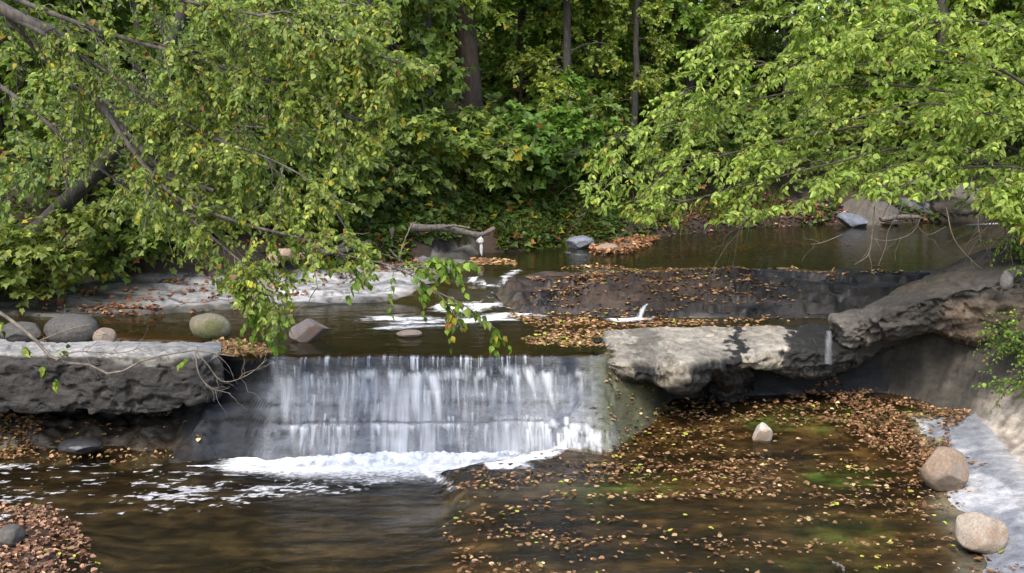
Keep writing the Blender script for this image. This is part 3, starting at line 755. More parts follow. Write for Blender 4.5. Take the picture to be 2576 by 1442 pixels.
S_GREY = mat_stone('grey_stone', (.052, .048, .041), (.112, .104, .092), None, 3)
S_DARK = mat_stone('dark_stone', (.05, .05, .052), (.11, .11, .115), None, 3, .25, .6)
S_TAN = mat_stone('tan_stone', (.17, .125, .085), (.29, .22, .16), (.23, .19, .15), 5)
S_BROWN = mat_stone('brown_stone', (.15, .108, .074), (.27, .20, .14), (.20, .165, .13), 4)
S_MOSS = mat_stone('mossy_stone', (.13, .115, .075), (.22, .19, .13), (.105, .11, .045), 3)
S_PINK = mat_stone('pinkish_stone', (.13, .11, .095), (.24, .205, .18), (.17, .115, .09), 5)
S_WHITE = mat_stone('white_stone', (.32, .285, .235), (.50, .455, .39), (.36, .28, .20), 5)
S_CREAM = mat_stone('cream_stone', (.20, .165, .125), (.33, .285, .225), (.21, .155, .11), 6)
S_BLUE = mat_stone('blue_grey_stone', (.09, .10, .125), (.19, .205, .235), None, 4, .2, .5)
S_PALEBLUE = mat_stone('pale_blue_stone', (.10, .112, .135), (.17, .185, .215), None, 4, .2, .7)

S_UMBER = mat_stone('umber_stone', (.05, .043, .035), (.12, .105, .085), None, 4)
S_WETBLUE = mat_stone('wet_blue_stone', (.018, .018, .020), (.048, .050, .055), None, 4, .3, .35)
M_WETROCK = mat_stone('wet_rock', (.008, .007, .006), (.022, .019, .015), None, 3, .5, .5)
stone(165, 868, 1.2, 138, 72, S_GREY, 'dark grey rounded boulder behind the left ledge, larger than its neighbours', 1, .8, 5, (.8, .95), .06)
stone(40, 862, 1.2, 110, 46, S_GREY, 'low grey rock at the left edge behind the ledge', 2, .8, 6)
stone(257, 868, 1.2, 58, 40, S_TAN, 'small tan boulder touching the big dark grey one', 3, .9, 5, (.75, .9))
stone(523, 852, 1.2, 104, 58, S_MOSS, 'rounded mossy yellow-grey boulder standing in the middle pool', 4, .75, 4, (.85, .97), .05, tilt=-.12)
stone(772, 860, 1.2, 104, 52, S_PINK, 'pointed pinkish grey rock in the middle pool, left of the foam', 55, .8, 9, (.5, .8), .05)
stone(1028, 850, 1.2, 66, 17, S_TAN, 'flat tan stone just breaking the surface above the fall', 6, .7, 4, name='stone', cat='stone', base=ICO4)
stone(1922, 1112, .22, 50, 48, S_WHITE, 'white blocky stone standing alone in the leafy shallow water', 31, .85, 11, (.62, .84), .06, shape=.62)
stone(2390, 1234, .17, 118, 98, S_BROWN, 'round brown faceted boulder on the pale right shore', 21, .9, 11, (.76, .92), .07)
stone(2482, 1386, .13, 122, 80, S_CREAM, 'blocky cream boulder at the lower right edge of the pool', 42, .8, 9, (.58, .85), .07, tilt=-.14, shape=.68)
stone(1723, 988, .42, 26, 14, S_WHITE, 'small white stone in the dark hollow below the tan ledge', 9, .8, 4, name='stone', cat='stone', base=ICO3)
stone(1461, 626, 1.6, 74, 32, S_BLUE, 'dark blue-grey boulder at the far waterline', 10, .7, 6)
stone(1530, 636, 1.6, 58, 22, S_TAN, 'low tan rock right of the dark boulder at the far waterline', 11, .7, 6, base=ICO4)
stone(1580, 627, 1.6, 32, 15, S_GREY, 'small grey stone at the far end of the leaf bar', 12, .8, 6, name='stone', cat='stone', base=ICO3)
stone(1558, 640, 1.6, 24, 12, S_TAN, 'tiny tan stone in front of the low tan rock', 13, .8, 6, name='stone', cat='stone', base=ICO3)
stone(2150, 572, 1.6, 72, 36, S_PALEBLUE, 'pale blue flat-faced rock at the far right waterline', 14, .8, 14, (.45, .8), .1, shape=.7)
stone(2195, 566, 1.60, 190, 70, S_UMBER, 'big brownish rock behind the pale blue one on the far shore', 15, .8, 14, (.45, .8), .12, shape=.75)
stone(2335, 552, 1.65, 190, 54, S_DARK, 'long dark slate slab on the far right shore', 16, .5, 9, (.6, .85), shape=.8)
stone(2430, 530, 2.0, 170, 66, S_UMBER, 'brownish grey rock above the far slate slab', 17, .7, 9, (.6, .85))
stone(2240, 566, 1.62, 50, 14, S_TAN, 'low tan rock between the pale blue rock and the slab', 19, .7, 6, name='stone', cat='stone', base=ICO3)
stone(2536, 722, 2.1, 34, 40, S_GREY, 'small grey rock lodged on the right bank slab', 18, .8, 6, name='stone', cat='stone', base=ICO4, Y=13.6)
stone(192, 1146, .04, 112, 34, S_WETBLUE, 'low dark wet rock at the foot of the left hollow', 20, .7, 7)
stone(16, 1372, .06, 66, 44, S_GREY, 'grey stone on the leafy bar at lower left', 25, 1.0, 7, base=ICO4)

# ------------------------------------------------------------------ leaves and branches
def leaf_mesh_arrays(pos, axis_, nrm, size, col, width=.72, kind='ovate', cup=.10, curl=.12, rg=None):
    ax = axis_ / (np.linalg.norm(axis_, axis=1, keepdims=True) + 1e-9)
    nr = nrm - (nrm * ax).sum(1, keepdims=True) * ax
    nr /= np.linalg.norm(nr, axis=1, keepdims=True) + 1e-9
    sd = np.cross(ax, nr)
    if kind == 'ovate':
        T = np.array([[0, 0, 0], [.42, 0, 0], [1, 0, 0], [.08, .26, 1], [.34, .42, 1], [.70, .24, 1], [.08, -.26, 1], [.34, -.42, 1], [.70, -.24, 1]], float)
        Fc = np.array([[0, 3, 4, 1], [1, 4, 5, 2], [0, 1, 7, 6], [1, 2, 8, 7]])
    else:                                     # lobed, broad leaf
        T = np.array([[0, 0, 0], [.45, 0, 0], [1, 0, 0], [-.02, .40, 1], [.42, .56, 1], [.62, .22, .5], [-.02, -.40, 1], [.42, -.56, 1], [.62, -.22, .5]], float)
        Fc = np.array([[0, 3, 4, 1], [1, 4, 5, 2], [0, 1, 7, 6], [1, 2, 8, 7]])
    N = len(pos)
    jit = 1 + .18 * RNG.normal(size=(N, 1))
    cv = cup * (1 + RNG.normal(size=(N, 1)) * .8); cr = curl * (1 + RNG.normal(size=(N, 1)) * .9)
    x = T[None, :, 0] * size[:, None]; y_ = T[None, :, 1] * size[:, None] * width * jit
    z = (T[None, :, 2] * cv - T[None, :, 0] ** 2 * cr) * size[:, None]
    V = pos[:, None, :] + x[..., None] * ax[:, None] + y_[..., None] * sd[:, None] + z[..., None] * nr[:, None]
    Fa = (Fc[None] + (np.arange(N) * 9)[:, None, None]).reshape(-1, 4)
    C = np.repeat(col, 9, 0)
    return V.reshape(-1, 3), Fa, C

def palette(n, rg, base, var=.25, yellow=.04, brown=.01, yel=(.36, .30, .03), brn=(.22, .10, .035)):
    b = np.asarray(base)
    t = rg.random(n)[:, None]
    c = b[0] * (1 - t) + b[1] * t
    c = c * np.exp(rg.normal(0, var, (n, 1)))
    r = rg.random(n)
    c[r < yellow] = np.array(yel) * np.exp(rg.normal(0, .25, ((r < yellow).sum(), 1)))
    q = (r >= yellow) & (r < yellow + brown)
    c[q] = np.array(brn) * np.exp(rg.normal(0, .3, (q.sum(), 1)))
    return np.clip(c, .003, .6)

def unit(v): return v / (np.linalg.norm(v, axis=-1, keepdims=True) + 1e-9)

def grow(par, n, rg, t=(.2, 1), L=(.5, 1), ang=(30, 70), droop=.3, K=7, bias=(0, 0, 0), wig=.05, taper=.5, flat=0.0):
    N, Kp, _ = par.shape
    i = rg.integers(0, N, n); tt_ = rg.uniform(*t, n)
    f_ = tt_ * (Kp - 1); a = np.clip(f_.astype(int), 0, Kp - 2); fr = (f_ - a)[:, None]
    p0 = par[i, a] * (1 - fr) + par[i, a + 1] * fr
    tg = unit(par[i, a + 1] - par[i, a])
    rv = rg.normal(size=(n, 3)); rv[:, 2] *= (1 - flat)
    pp = unit(rv - (rv * tg).sum(1, keepdims=True) * tg)
    an = np.radians(rg.uniform(*ang, n))[:, None]
    d = unit(np.cos(an) * tg + np.sin(an) * pp + np.array(bias))
    ln = (rg.uniform(*L, n) * (1 - taper * tt_))[:, None, None]
    s = np.linspace(0, 1, K)[None, :, None]
    w_ = np.cumsum(rg.normal(0, wig, (n, K, 3)), 1); w_ -= w_[:, :1]
    return p0[:, None] + ln * (s * d[:, None] + s ** 2 * droop * np.array([0, 0, -1.]) + w_ * .5)

def leaves_on(tw, per, size, rg, base, droop=.5, flat=.7, t0=.1, hang=0.0, spread=.9, cull=None, **pal):
    N, K, _ = tw.shape
    n = N * per
    i = np.repeat(np.arange(N), per); k = np.tile(np.arange(per), N)
    t = t0 + (1 - t0) * (k + rg.random(n)) / per
    f_ = t * (K - 1); a = np.clip(f_.astype(int), 0, K - 2); fr = (f_ - a)[:, None]
    p = tw[i, a] * (1 - fr) + tw[i, a + 1] * fr
    tg = unit(tw[i, a + 1] - tw[i, a])
    up = np.array([0, 0, 1.])
    side = unit(np.cross(tg, up) + 1e-4) * np.where(k % 2, 1, -1)[:, None]
    d = unit(tg * rg.uniform(.3, .9, (n, 1)) + side * spread + np.array([0, 0, -1.]) * droop + rg.normal(0, .28, (n, 3)))
    nr = unit(up * flat + rg.normal(0, .45, (n, 3)) + side * .15 + np.array([0, -1., 0]) * hang)
    sz = rg.uniform(*size, n) * (1 - .35 * np.clip(t - .75, 0, 1) * 2)
    c = palette(n, rg, base, **pal)
    p = p + d * sz[:, None] * .12
    return p, d, nr, sz, c

def finish_leaves(name, sets, parent, mat=M_LEAF, kind='ovate', width=.8, cup=.1, curl=.14, cull=None):
    p, d, nr, sz, c = [np.concatenate(q) for q in zip(*sets)]
    if cull is not None:
        k = cull(p); p, d, nr, sz, c = p[k], d[k], nr[k], sz[k], c[k]
    if parent is not None: p = p - np.array(parent.location)
    V, Fa, C = leaf_mesh_arrays(p, d, nr, sz, c, width, kind, cup, curl)
    return put(name, mesh_np(name, V, Fa, C), mat, parent)

def wood(name, groups, parent, mat):
    """groups: list of (pts (N,K,3), r0, r1, sides)"""
    parts = []
    off = np.array(parent.location) if parent is not None else 0
    for pts, r0, r1, sides in groups:
        N, K, _ = pts.shape
        r = np.linspace(0, 1, K)[None]
        r0_ = np.broadcast_to(np.asarray(r0, float).reshape(-1, 1), (N, 1)); r1_ = np.broadcast_to(np.asarray(r1, float).reshape(-1, 1), (N, 1))
        parts.append(tubes(pts - off, r0_ * (1 - r) + r1_ * r, sides))
    V, Fa = join(parts)
    return put(name, mesh_np(name, V, Fa, smooth=True), mat, parent)

def limbs(list_px, K=24):
    return np.stack([resample([PD(*q) for q in l], K) for l in list_px])

G_LEFT = [(.110, .172, .030), (.270, .320, .058)]
G_RIGHT = [(.165, .250, .040), (.315, .385, .075)]
G_DEEP = [(.095, .150, .032), (.175, .235, .048)]
G_BUSH = [(.120, .185, .035), (.220, .280, .058)]
G_FAR = [(.165, .225, .040), (.28, .325, .062)]

# --- overhanging tree on the left (limbs enter from the upper left)
rg = np.random.default_rng(101)
trunk_base = np.array([-9.2, 12.2, 1.2])
rt = root('overhanging_tree', trunk_base, 'leafy tree on the left whose drooping boughs reach out over the creek', 'tree')
L_px = [
    [(-250, -150, 11.5), (0, 20, 11.6), (180, 110, 11.7), (235, 240, 11.7), (330, 350, 11.6), (430, 440, 11.4), (540, 480, 11.2)],
    [(-250, -250, 11), (150, -60, 11), (450, 0, 11), (700, 50, 10.8), (900, 120, 10.6), (1075, 195, 10.5)],
    [(-250, -120, 11.2), (200, 60, 11.3), (500, 150, 11.2), (700, 220, 11), (880, 290, 10.8), (1010, 345, 10.7)],
    [(-200, -60, 11.6), (100, 80, 11.6), (300, 200, 11.6), (500, 330, 11.3), (680, 400, 11), (800, 470, 10.8), (850, 540, 10.7)],
    [(180, 110, 11.7), (260, 270, 11.6), (350, 400, 11.4), (450, 500, 11.2), (620, 565, 10.9), (760, 600, 10.5), (860, 640, 10.3), (960, 662, 10.2), (1060, 690, 10.1)],
    [(235, 240, 11.7), (380, 430, 11.5), (470, 540, 11.2), (560, 620, 11), (640, 690, 10.8), (690, 760, 10.6)],
    [(-150, 120, 12), (60, 260, 12), (220, 400, 12), (380, 520, 12), (470, 610, 12)],
    [(-150, -320, 12), (300, -150, 12), (600, -60, 12), (830, -5, 12), (1000, 40, 11.8)],
    [(0, 20, 11.6), (200, 230, 12.2), (420, 300, 12.4), (640, 320, 12.2), (800, 330, 12)],
]
Lm = limbs(L_px)
tr_top = np.array([[-9.2, 12.2, 1.2], [-8.6, 12.0, 3.0], [-7.2, 11.8, 5.2], [-6.3, 11.4, 7.0]])
Tk = resample(tr_top, 24)[None]
sec = grow(Lm, 130, rg, (.22, 1), (.5, 1.2), (25, 65), .22, 10, (.25, -.1, .08), .05, .3)
sec_b = grow(Lm[5:6], 8, rg, (.7, 1), (.3, .5), (20, 60), .6, 10, (0, 0, -.4), .05, .2)
sec = np.concatenate([sec, sec_b])
tips = grow(np.concatenate([Lm[1:4], Lm[7:8]]), 110, rg, (.5, 1), (.35, .75), (20, 65), .5, 10, (.2, 0, -.15), .05, .2)
sec = np.concatenate([sec, tips])
tw = np.concatenate([grow(tips, 420, rg, (.1, 1), (.2, .5), (25, 70), .35, 7, (.1, -.05, -.08), .06, .3), grow(sec, 900, rg, (.1, 1), (.25, .6), (25, 75), .18, 7, (.1, -.12, .02), .06, .3), grow(Lm, 150, rg, (.25, 1), (.25, .6), (30, 80), .5, 7, (0, 0, -.2), .06, .2)])
bare = grow(sec, 330, rg, (.1, 1), (.3, .8), (25, 75), .25, 7, (0, 0, 0), .10, .2)
WOOD_LEFT = [(Tk, .30, .16, 10), (Lm[:1], .085, .02, 8), (Lm[1:], .045, .006, 6), (sec, .011, .003, 4), (tw, .004, .0015, 3), (bare, .006, .0015, 3)]

def cull_left(p):                     # keep the crown inside its real outline: open towards the pool and the pale slab
    px = p[:, 0] / p[:, 1] * F * CP + 1288
    pz = 290 + (HC - p[:, 2]) * F / p[:, 1]
    edge = np.interp(pz, [-400, 60, 120, 180, 260, 340, 420, 540, 575, 600, 640, 680, 720, 860], [960, 1000, 960, 1085, 960, 1000, 910, 860, 860, 880, 1080, 1080, 720, 720])
    lowb = np.interp(px, [-200, 0, 300, 420, 520, 580, 640, 700, 760, 860, 960, 1100], [600, 600, 640, 650, 700, 740, 850, 870, 700, 680, 720, 740])
    e2 = pz + 14 * vnoise(p * 5, 3)
    edge = np.where(e2 > lowb, -9999, edge)
    return px < edge + 22 + 34 * vnoise(p * 4, 5)
s1 = leaves_on(tw, 16, (.042, .074), rg, G_LEFT, .55, .75, .08, .3, .85, yellow=.05, brown=.012)
s2 = leaves_on(sec, 11, (.042, .074), rg, G_LEFT, .55, .75, .2, .3, .85, yellow=.05, brown=.012)
sec_all = sec
tw = tw[cull_left(tw[:, 3]) & cull_left(tw[:, -1])]
bare = bare[cull_left(bare[:, -1])]
bare = bare[(bare[:, -1, 0] / bare[:, -1, 1] * F * CP + 1288) < 720]
sec = sec[cull_left(sec[:, -1]) | cull_left(sec[:, 5])]
WOOD_LEFT = [(Tk, .30, .16, 10), (Lm[:1], .085, .02, 8), (Lm[1:], .036, .005, 6), (sec, .010, .0025, 4), (tw, .004, .0015, 3), (bare, .005, .0015, 3)]
s1, s2 = [tuple(a_[cull_left(q[0])] for a_ in q) for q in (s1, s2)]
far_of = lambda p: p[:, 0] / p[:, 1] * F * CP + 1288

# a bough of the same tree that hangs in front of the white slab
rg = np.random.default_rng(113)
hl = limbs([[(960, 662, 10.2), (1030, 690, 10.1), (1090, 730, 10.05), (1130, 770, 10), (1165, 830, 10)], [(1030, 690, 10.1), (1110, 650, 10.0), (1160, 665, 10)], [(1090, 730, 10.05), (1170, 770, 10), (1245, 826, 9.95)],
            [(860, 640, 10.3), (880, 670, 10.3), (900, 690, 10.25)], [(690, 760, 10.6), (700, 800, 10.6), (680, 850, 10.6)], [(640, 690, 10.8), (660, 770, 10.7), (610, 790, 10.7)], [(500, 690, 11), (600, 730, 11), (660, 770, 10.9)]], 12)
htw = grow(hl, 44, rg, (.1, 1), (.12, .32), (25, 75), .6, 6, (0, 0, -.3), .05, .3)
BOUGH = [(hl, .009, .003, 5), (htw, .003, .0012, 3)]
BOUGH_LEAVES = finish_sets = [leaves_on(htw, 7, (.06, .095), rg, [(.09, .17, .020), (.18, .275, .030)], 1.1, .3, .1, .6, .7, yellow=.05, brown=.02), leaves_on(hl[:3], 9, (.07, .11), rg, G_LEFT, 1.2, .3, .2, .6, .7, yellow=.05, brown=.02)]
BOUGH_LEAVES = [tuple(a_[(far_of(q[0]) < 735) | (far_of(q[0]) > 830)] for a_ in q) for q in BOUGH_LEAVES]
wood('trunk', WOOD_LEFT + BOUGH, rt, M_BARK)
finish_leaves('crown', [s1, s2] + BOUGH_LEAVES, rt, width=.88)

# --- leaning tree behind it, dark trunk crossing the left of the picture
rg = np.random.default_rng(131)
lean = np.array([PD(-90, 770, 17.2), PD(10, 660, 17.1), PD(130, 545, 17.0), PD(280, 385, 16.9), PD(370, 220, 17.0), PD(450, 60, 17.1), PD(500, -150, 17.3)])
M_BARKL = mat_bark('leaning_bark', (.010, .008, .007), (.040, .033, .027))
lt_ = root('leaning_tree', tuple(lean[0]), 'leaning dark-trunked tree behind the left boughs', 'tree')
Ll = resample(lean, 28)[None]
br = np.concatenate([grow(Ll, 14, rg, (.3, 1), (1.4, 2.6), (40, 80), .25, 12, (.1, -.3, .1), .04, .3)])
sec = grow(br, 110, rg, (.2, 1), (.5, 1.0), (30, 70), .35, 9, (0, 0, -.05), .05, .3)
tw = grow(sec, 520, rg, (.1, 1), (.25, .55), (30, 70), .4, 6, (0, 0, -.1), .05, .3)
wood('trunk', [(Ll, .16, .08, 10), (br, .04, .01, 6), (sec, .012, .003, 4), (tw, .004, .0015, 3)], lt_, M_BARKL)
finish_leaves('crown', [leaves_on(tw, 12, (.06, .10), rg, G_DEEP, .8, .5, .1, .3, .8, yellow=.03, brown=.01)], lt_, width=.86, cull=lambda p: (p[:, 0] / p[:, 1] * F * CP + 1288) < 930)

# --- bright tree on the right
rg = np.random.default_rng(151)
base = np.array([10.4, 17.6, float(ground_z(10.4, 17.6)[0])])
rt = root('bright_tree', base, 'bright yellow-green tree arching over the upper pool from the right bank', 'tree')
Rpx = [
    [(2760, 420, 17.6), (2600, 120, 17.4), (2350, 40, 17), (2100, 30, 16.8), (1880, 60, 16.6), (1760, 100, 16.5)],
    [(2760, 420, 17.6), (2560, 200, 17), (2300, 120, 16.6), (2050, 140, 16.4), (1850, 180, 16.3), (1710, 240, 16.3)],
    [(2760, 440, 17.6), (2520, 270, 17.2), (2250, 215, 17), (2000, 230, 17), (1800, 280, 16.9), (1620, 330, 16.8), (1510, 350, 16.8)],
    [(2760, 470, 17.6), (2480, 350, 17), (2250, 310, 16.6), (2020, 345, 16.5), (1880, 375, 16.4), (1700, 420, 16.3), (1560, 440, 16.2), (1480, 480, 16.2)],
    [(2760, 490, 17.6), (2520, 400, 16.6), (2300, 370, 16.3), (2100, 410, 16), (1900, 460, 15.9), (1750, 500, 15.8), (1600, 530, 15.8)],
    [(2760, 500, 17.6), (2540, 420, 16), (2350, 400, 15.6), (2180, 440, 15.4), (2050, 490, 15.3), (1930, 530, 15.3), (1860, 560, 15.3)],
    [(2760, 500, 17.4), (2600, 430, 15.8), (2450, 420, 15.2), (2330, 440, 15), (2240, 480, 15)],
    [(2760, 480, 17.4), (2620, 330, 15.8), (2450, 280, 15.4), (2300, 260, 15.2), (2150, 300, 15)],
    [(2760, 440, 17.4), (2680, 150, 15.6), (2500, 60, 15.2), (2330, 60, 15), (2180, 100, 14.9)],
    [(2760, 420, 17.6), (2650, 0, 17.5), (2450, -60, 17.2), (2200, -40, 17), (2000, -10, 16.8)],
    [(2760, 500, 17.4), (2650, 450, 15.4), (2560, 470, 14.6), (2500, 520, 14.4)],
    [(2760, 520, 17.4), (2680, 500, 15), (2600, 540, 14.2), (2530, 580, 14)],
    [(2760, 420, 17.6), (2500, 180, 18.5), (2200, 160, 19), (1950, 200, 19.2), (1750, 280, 19.3)],
    [(2760, 470, 17.6), (2450, 380, 18.5), (2150, 380, 19), (1900, 420, 19.3), (1650, 480, 19.5)],
]
Rl = limbs(Rpx, 24)
sec = grow(Rl, 250, rg, (.15, 1), (.6, 1.5), (25, 60), .30, 10, (-.3, -.15, .05), .04, .35, .5)
tw = np.concatenate([grow(Rl[10:12], 120, rg, (.35, 1), (.25, .6), (30, 75), .35, 7, (-.1, -.1, -.1), .04, .2, .4), grow(sec, 1500, rg, (.1, 1), (.3, .7), (30, 65), .35, 7, (-.1, -.1, .02), .04, .35, .6), grow(Rl, 260, rg, (.3, 1), (.3, .8), (25, 60), .35, 7, (-.1, -.1, 0), .04, .2, .6)])
Tk = resample(np.array([base - [0, 0, .3], base + [-.2, 0, 1.0], PD(2760, 470, 17.6), PD(2770, 200, 17.7), PD(2740, -100, 17.8), PD(2700, -500, 18)]), 24)[None]
wood('trunk', [(Tk, .24, .10, 10), (Rl, .032, .006, 6), (sec, .012, .003, 4), (tw, .004, .0015, 3)], rt, M_BARKD)

def cull_right(p):
    px = p[:, 0] / p[:, 1] * F * CP + 1288
    py = 721 - (CP * (p[:, 2] - HC) + SP * p[:, 1]) / (CP * p[:, 1] - SP * (p[:, 2] - HC)) * F
    low = np.interp(px, [1400, 1460, 1600, 1700, 1850, 1960, 2060, 2150, 2250, 2350, 2440, 2520, 2600], [500, 520, 555, 570, 560, 530, 545, 500, 500, 500, 520, 560, 640])
    lft = np.interp(py, [-300, 20, 90, 170, 250, 330, 480, 600], [1850, 1850, 1700, 1680, 1570, 1490, 1455, 1510])
    return (py < low) & (px > lft) | (p[:, 0] > 7.5) & (p[:, 1] > 17.5)
finish_leaves('crown', [leaves_on(tw, 13, (.075, .125), rg, G_RIGHT, .45, .9, .05, .15, .9, yellow=.012, brown=.003), leaves_on(sec, 8, (.075, .12), rg, G_RIGHT, .45, .9, .2, .15, .9, yellow=.012, brown=.003)], rt, width=.72, cull=cull_right)
# bare twigs of the same tree hanging to the water
bt = limbs([[(2200, 520, 15.2), (2195, 580, 15.1), (2185, 640, 15.0), (2150, 665, 15)], [(2270, 520, 15.2), (2235, 580, 15.1), (2228, 620, 15.1), (2210, 668, 15.1)], [(2330, 500, 15.2), (2300, 580, 15.2), (2240, 605, 15.2), (2190, 600, 15.3)],
            [(2380, 520, 15), (2400, 600, 14.9), (2450, 660, 14.8), (2490, 690, 14.8)], [(2290, 540, 15.1), (2330, 590, 15.2), (2380, 570, 15.2)], [(2120, 590, 15.3), (2070, 610, 15.3), (2040, 615, 15.3)], [(2460, 540, 14.8), (2465, 590, 14.7), (2480, 625, 14.7)]], 14)
bt2 = grow(bt, 16, rg, (.3, 1), (.15, .4), (25, 60), .1, 6, (0, 0, 0), .08, .2)
wood('twig', [(bt, .009, .004, 4), (bt2, .004, .002, 3)], rt, M_TWIG)

# --- shrubs along the far bank
def shrub(px, Y, hgt, wid, n_stem, n_sec, n_tw, per, size, base_c, label, seed, kind='broad', group='shrubs along the far bank', name='shrub', zoff=0, flat=.9, droop=.35, cat='shrub', yellow=.03, brown=.008, sink=0):
    rg = np.random.default_rng(seed)
    x = (px - 1288) * Y / (F * CP) * 1.0
    z = float(ground_z(x, Y)[0]) - .05 + zoff
    r = root(name, (x, Y, z), label, cat, group)
    a = rg.uniform(0, 2 * np.pi, n_stem); rad = rg.uniform(.2, 1, n_stem) ** .6
    ends = np.stack([np.cos(a) * rad * wid, np.sin(a) * rad * wid * .8, hgt * rg.uniform(.55, 1.05, n_stem) * (1 - .25 * rad)], 1)
    s = np.linspace(0, 1, 12)[None, :, None]
    st_ = np.array([x, Y, z]) + s * ends[:, None] * np.array([1, 1, 0]) * (.35 + .65 * s) + np.concatenate([np.zeros((n_stem, 12, 2)), (np.sin(s * 1.45) * ends[:, None, 2:3]).reshape(n_stem, 12, 1)], 2) * 1.0
    st_ += np.cumsum(rg.normal(0, .02, st_.shape), 1) * np.linspace(0, 1, 12)[None, :, None]
    sc = grow(st_, n_sec, rg, (.2, 1), (.4 * wid, .9 * wid), (35, 75), .25, 8, (0, -.15, .1), .05, .35, .3)
    tw = grow(sc, n_tw, rg, (.15, 1), (.2, .5), (30, 70), .25, 6, (0, -.1, .05), .05, .3, .4)
    wood('stem', [(st_, .022, .006, 5), (sc, .008, .003, 4), (tw, .004, .002, 3)], r, M_BARKD)
    finish_leaves('foliage', [leaves_on(tw, per, size, rg, base_c, droop, flat, .05, .25, .9, yellow=yellow, brown=brown), leaves_on(sc, 6, size, rg, base_c, droop, flat, .3, .25, .9, yellow=yellow, brown=brown)], r, kind=kind, width=.9)
    return r

SH = [  # px, Y, height, width, leaf size, palette, label
    (1060, 20.8, 2.0, 1.1, (.11, .17), G_BUSH, 'broad-leaved shrub on the far bank behind the hanging bough'),
    (1180, 22.0, 1.9, 1.1, (.12, .19), G_BUSH, 'tall broad-leaved bush below the brown vine-wrapped trunk'),
    (1330, 22.6, 2.1, 1.2, (.12, .19), [(.07, .145, .02), (.13, .215, .03)], 'light green broad-leaved bush in the middle of the far bank'),
    (1430, 23.6, 2.6, 1.1, (.10, .16), [(.085, .17, .02), (.15, .25, .03)], 'brightest green bush right of the middle of the far bank'),
    (990, 20.2, 1.5, .9, (.10, .15), [(.075, .12, .03), (.13, .18, .045)], 'low olive bush above the driftwood tangle'),
    (860, 19.3, 1.9, 1.1, (.09, .14), G_DEEP, 'dark green bush behind the left boughs near the pale slab'),
    (660, 18.9, 1.9, 1.2, (.09, .14), G_DEEP, 'shaded bush behind the pale slab on the left'),
    (330, 18.0, 1.5, 1.0, (.09, .14), G_BUSH, 'bush with yellowing leaves spilling onto the left slab'),
    (90, 16.75, 1.5, 1.0, (.09, .14), [(.12, .18, .032), (.26, .28, .06)], 'vine-like bush hanging over the dark gap at left'),
    (520, 18.6, 1.3, 1.0, (.08, .13), G_BUSH, 'small bush at the upper edge of the pale slab'),
    (1560, 24.6, 2.4, 1.2, (.10, .16), G_DEEP, 'dark bush at the left tip of the bright tree'),
    (1720, 25.8, 2.2, 1.3, (.10, .16), G_DEEP, 'shaded bush behind the bright tree on the far bank'),
    (1900, 27.0, 2.4, 1.4, (.11, .17), G_DEEP, 'dark green bush under the bright tree branches'),
    (2080, 28.2, 2.2, 1.4, (.11, .17), G_FAR, 'bush left of the far brown rocks'),
    (2330, 29.2, 2.6, 1.6, (.12, .18), G_FAR, 'bush standing behind the far slate slab'),
    (2520, 29.5, 2.8, 1.6, (.12, .18), G_DEEP, 'bush behind the far rocks at the right edge'),
    (1290, 24.8, 1.6, 1.1, (.11, .17), G_DEEP, 'deep green bush at the foot of the brown trunk'),
    (1130, 25.2, 1.0, 1.0, (.10, .16), G_BUSH, 'bush between the grey trunk and the brown trunk'),
    (930, 23.0, 2.6, 1.2, (.10, .16), G_DEEP, 'shaded bush beside the thin trunk left of centre'),
    (-40, 16.7, 1.7, 1.0, (.09, .14), G_DEEP, 'dark bush at the left edge under the leaning trunk'),
    (230, 18.9, 2.6, 1.2, (.09, .14), G_BUSH, 'taller bush behind the leaning trunk'),
    (430, 19.4, 2.7, 1.2, (.09, .14), G_DEEP, 'tall shaded bush behind the left boughs'),
    (760, 20.2, 2.8, 1.2, (.09, .14), G_BUSH, 'tall bush behind the tips of the left boughs'),
    (1380, 26.8, 1.8, 1.3, (.11, .17), [(.07, .14, .02), (.13, .21, .03)], 'tall bush rising behind the brightest bush'),
]
for k, (px, Y, h, w, sz, pc, lb) in enumerate(SH):
    shrub(px, Y, h, w, 9, 60, 300, 7, sz, pc, lb, 300 + k)

# --- forest behind
def forest_proto(seed, height, r0, first, n_br, pal, leafsz):
    rg = np.random.default_rng(seed)
    k = np.linspace(0, 1, 22)
    tk = np.stack([np.cumsum(rg.normal(0, .03, 22)), np.cumsum(rg.normal(0, .03, 22)), k * height - .3], 1)[None]
    br_ = grow(tk, n_br, rg, (first / height, 1), (1.8, 3.2), (50, 95), .25, 12, (0, 0, .0), .03, .5)
    sc = grow(br_, n_br * 7, rg, (.2, 1), (.7, 1.5), (30, 65), .2, 8, (0, 0, 0), .05, .4, .5)
    tw_ = grow(sc, n_br * 26, rg, (.1, 1), (.4, .9), (30, 65), .2, 6, (0, 0, 0), .05, .3, .5)
    lv = leaves_on(tw_, 8, leafsz, rg, pal, .4, .9, .05, .1, .9, yellow=.03, brown=.004)
    lv2 = leaves_on(sc, 7, leafsz, rg, pal, .4, .9, .2, .1, .9, yellow=.03, brown=.004)
    return tk, br_, sc, lv, lv2, r0

def forest_tree(pr, mat, label, loc):
    r = root('forest_tree', (0, 0, 0), label, 'tree', 'trees on the far hillside')
    tk, br_, sc, lv, lv2, r0 = pr
    wood('trunk', [(tk, r0, r0 * .45, 12), (br_, .05, .012, 6), (sc, .014, .005, 4)], r, mat)
    finish_leaves('crown', [lv, lv2], r, kind='broad', width=.9)
    r.location = loc
    return r

def dup(src, loc, rz, sc, label):
    r = src.copy(); COL.objects.link(r); r.location = loc; r.rotation_euler = (0, 0, rz); r.scale = (sc, sc, sc); r['label'] = label
    for ch in src.children:
        c_ = ch.copy(); COL.objects.link(c_); c_.parent = r
    return r

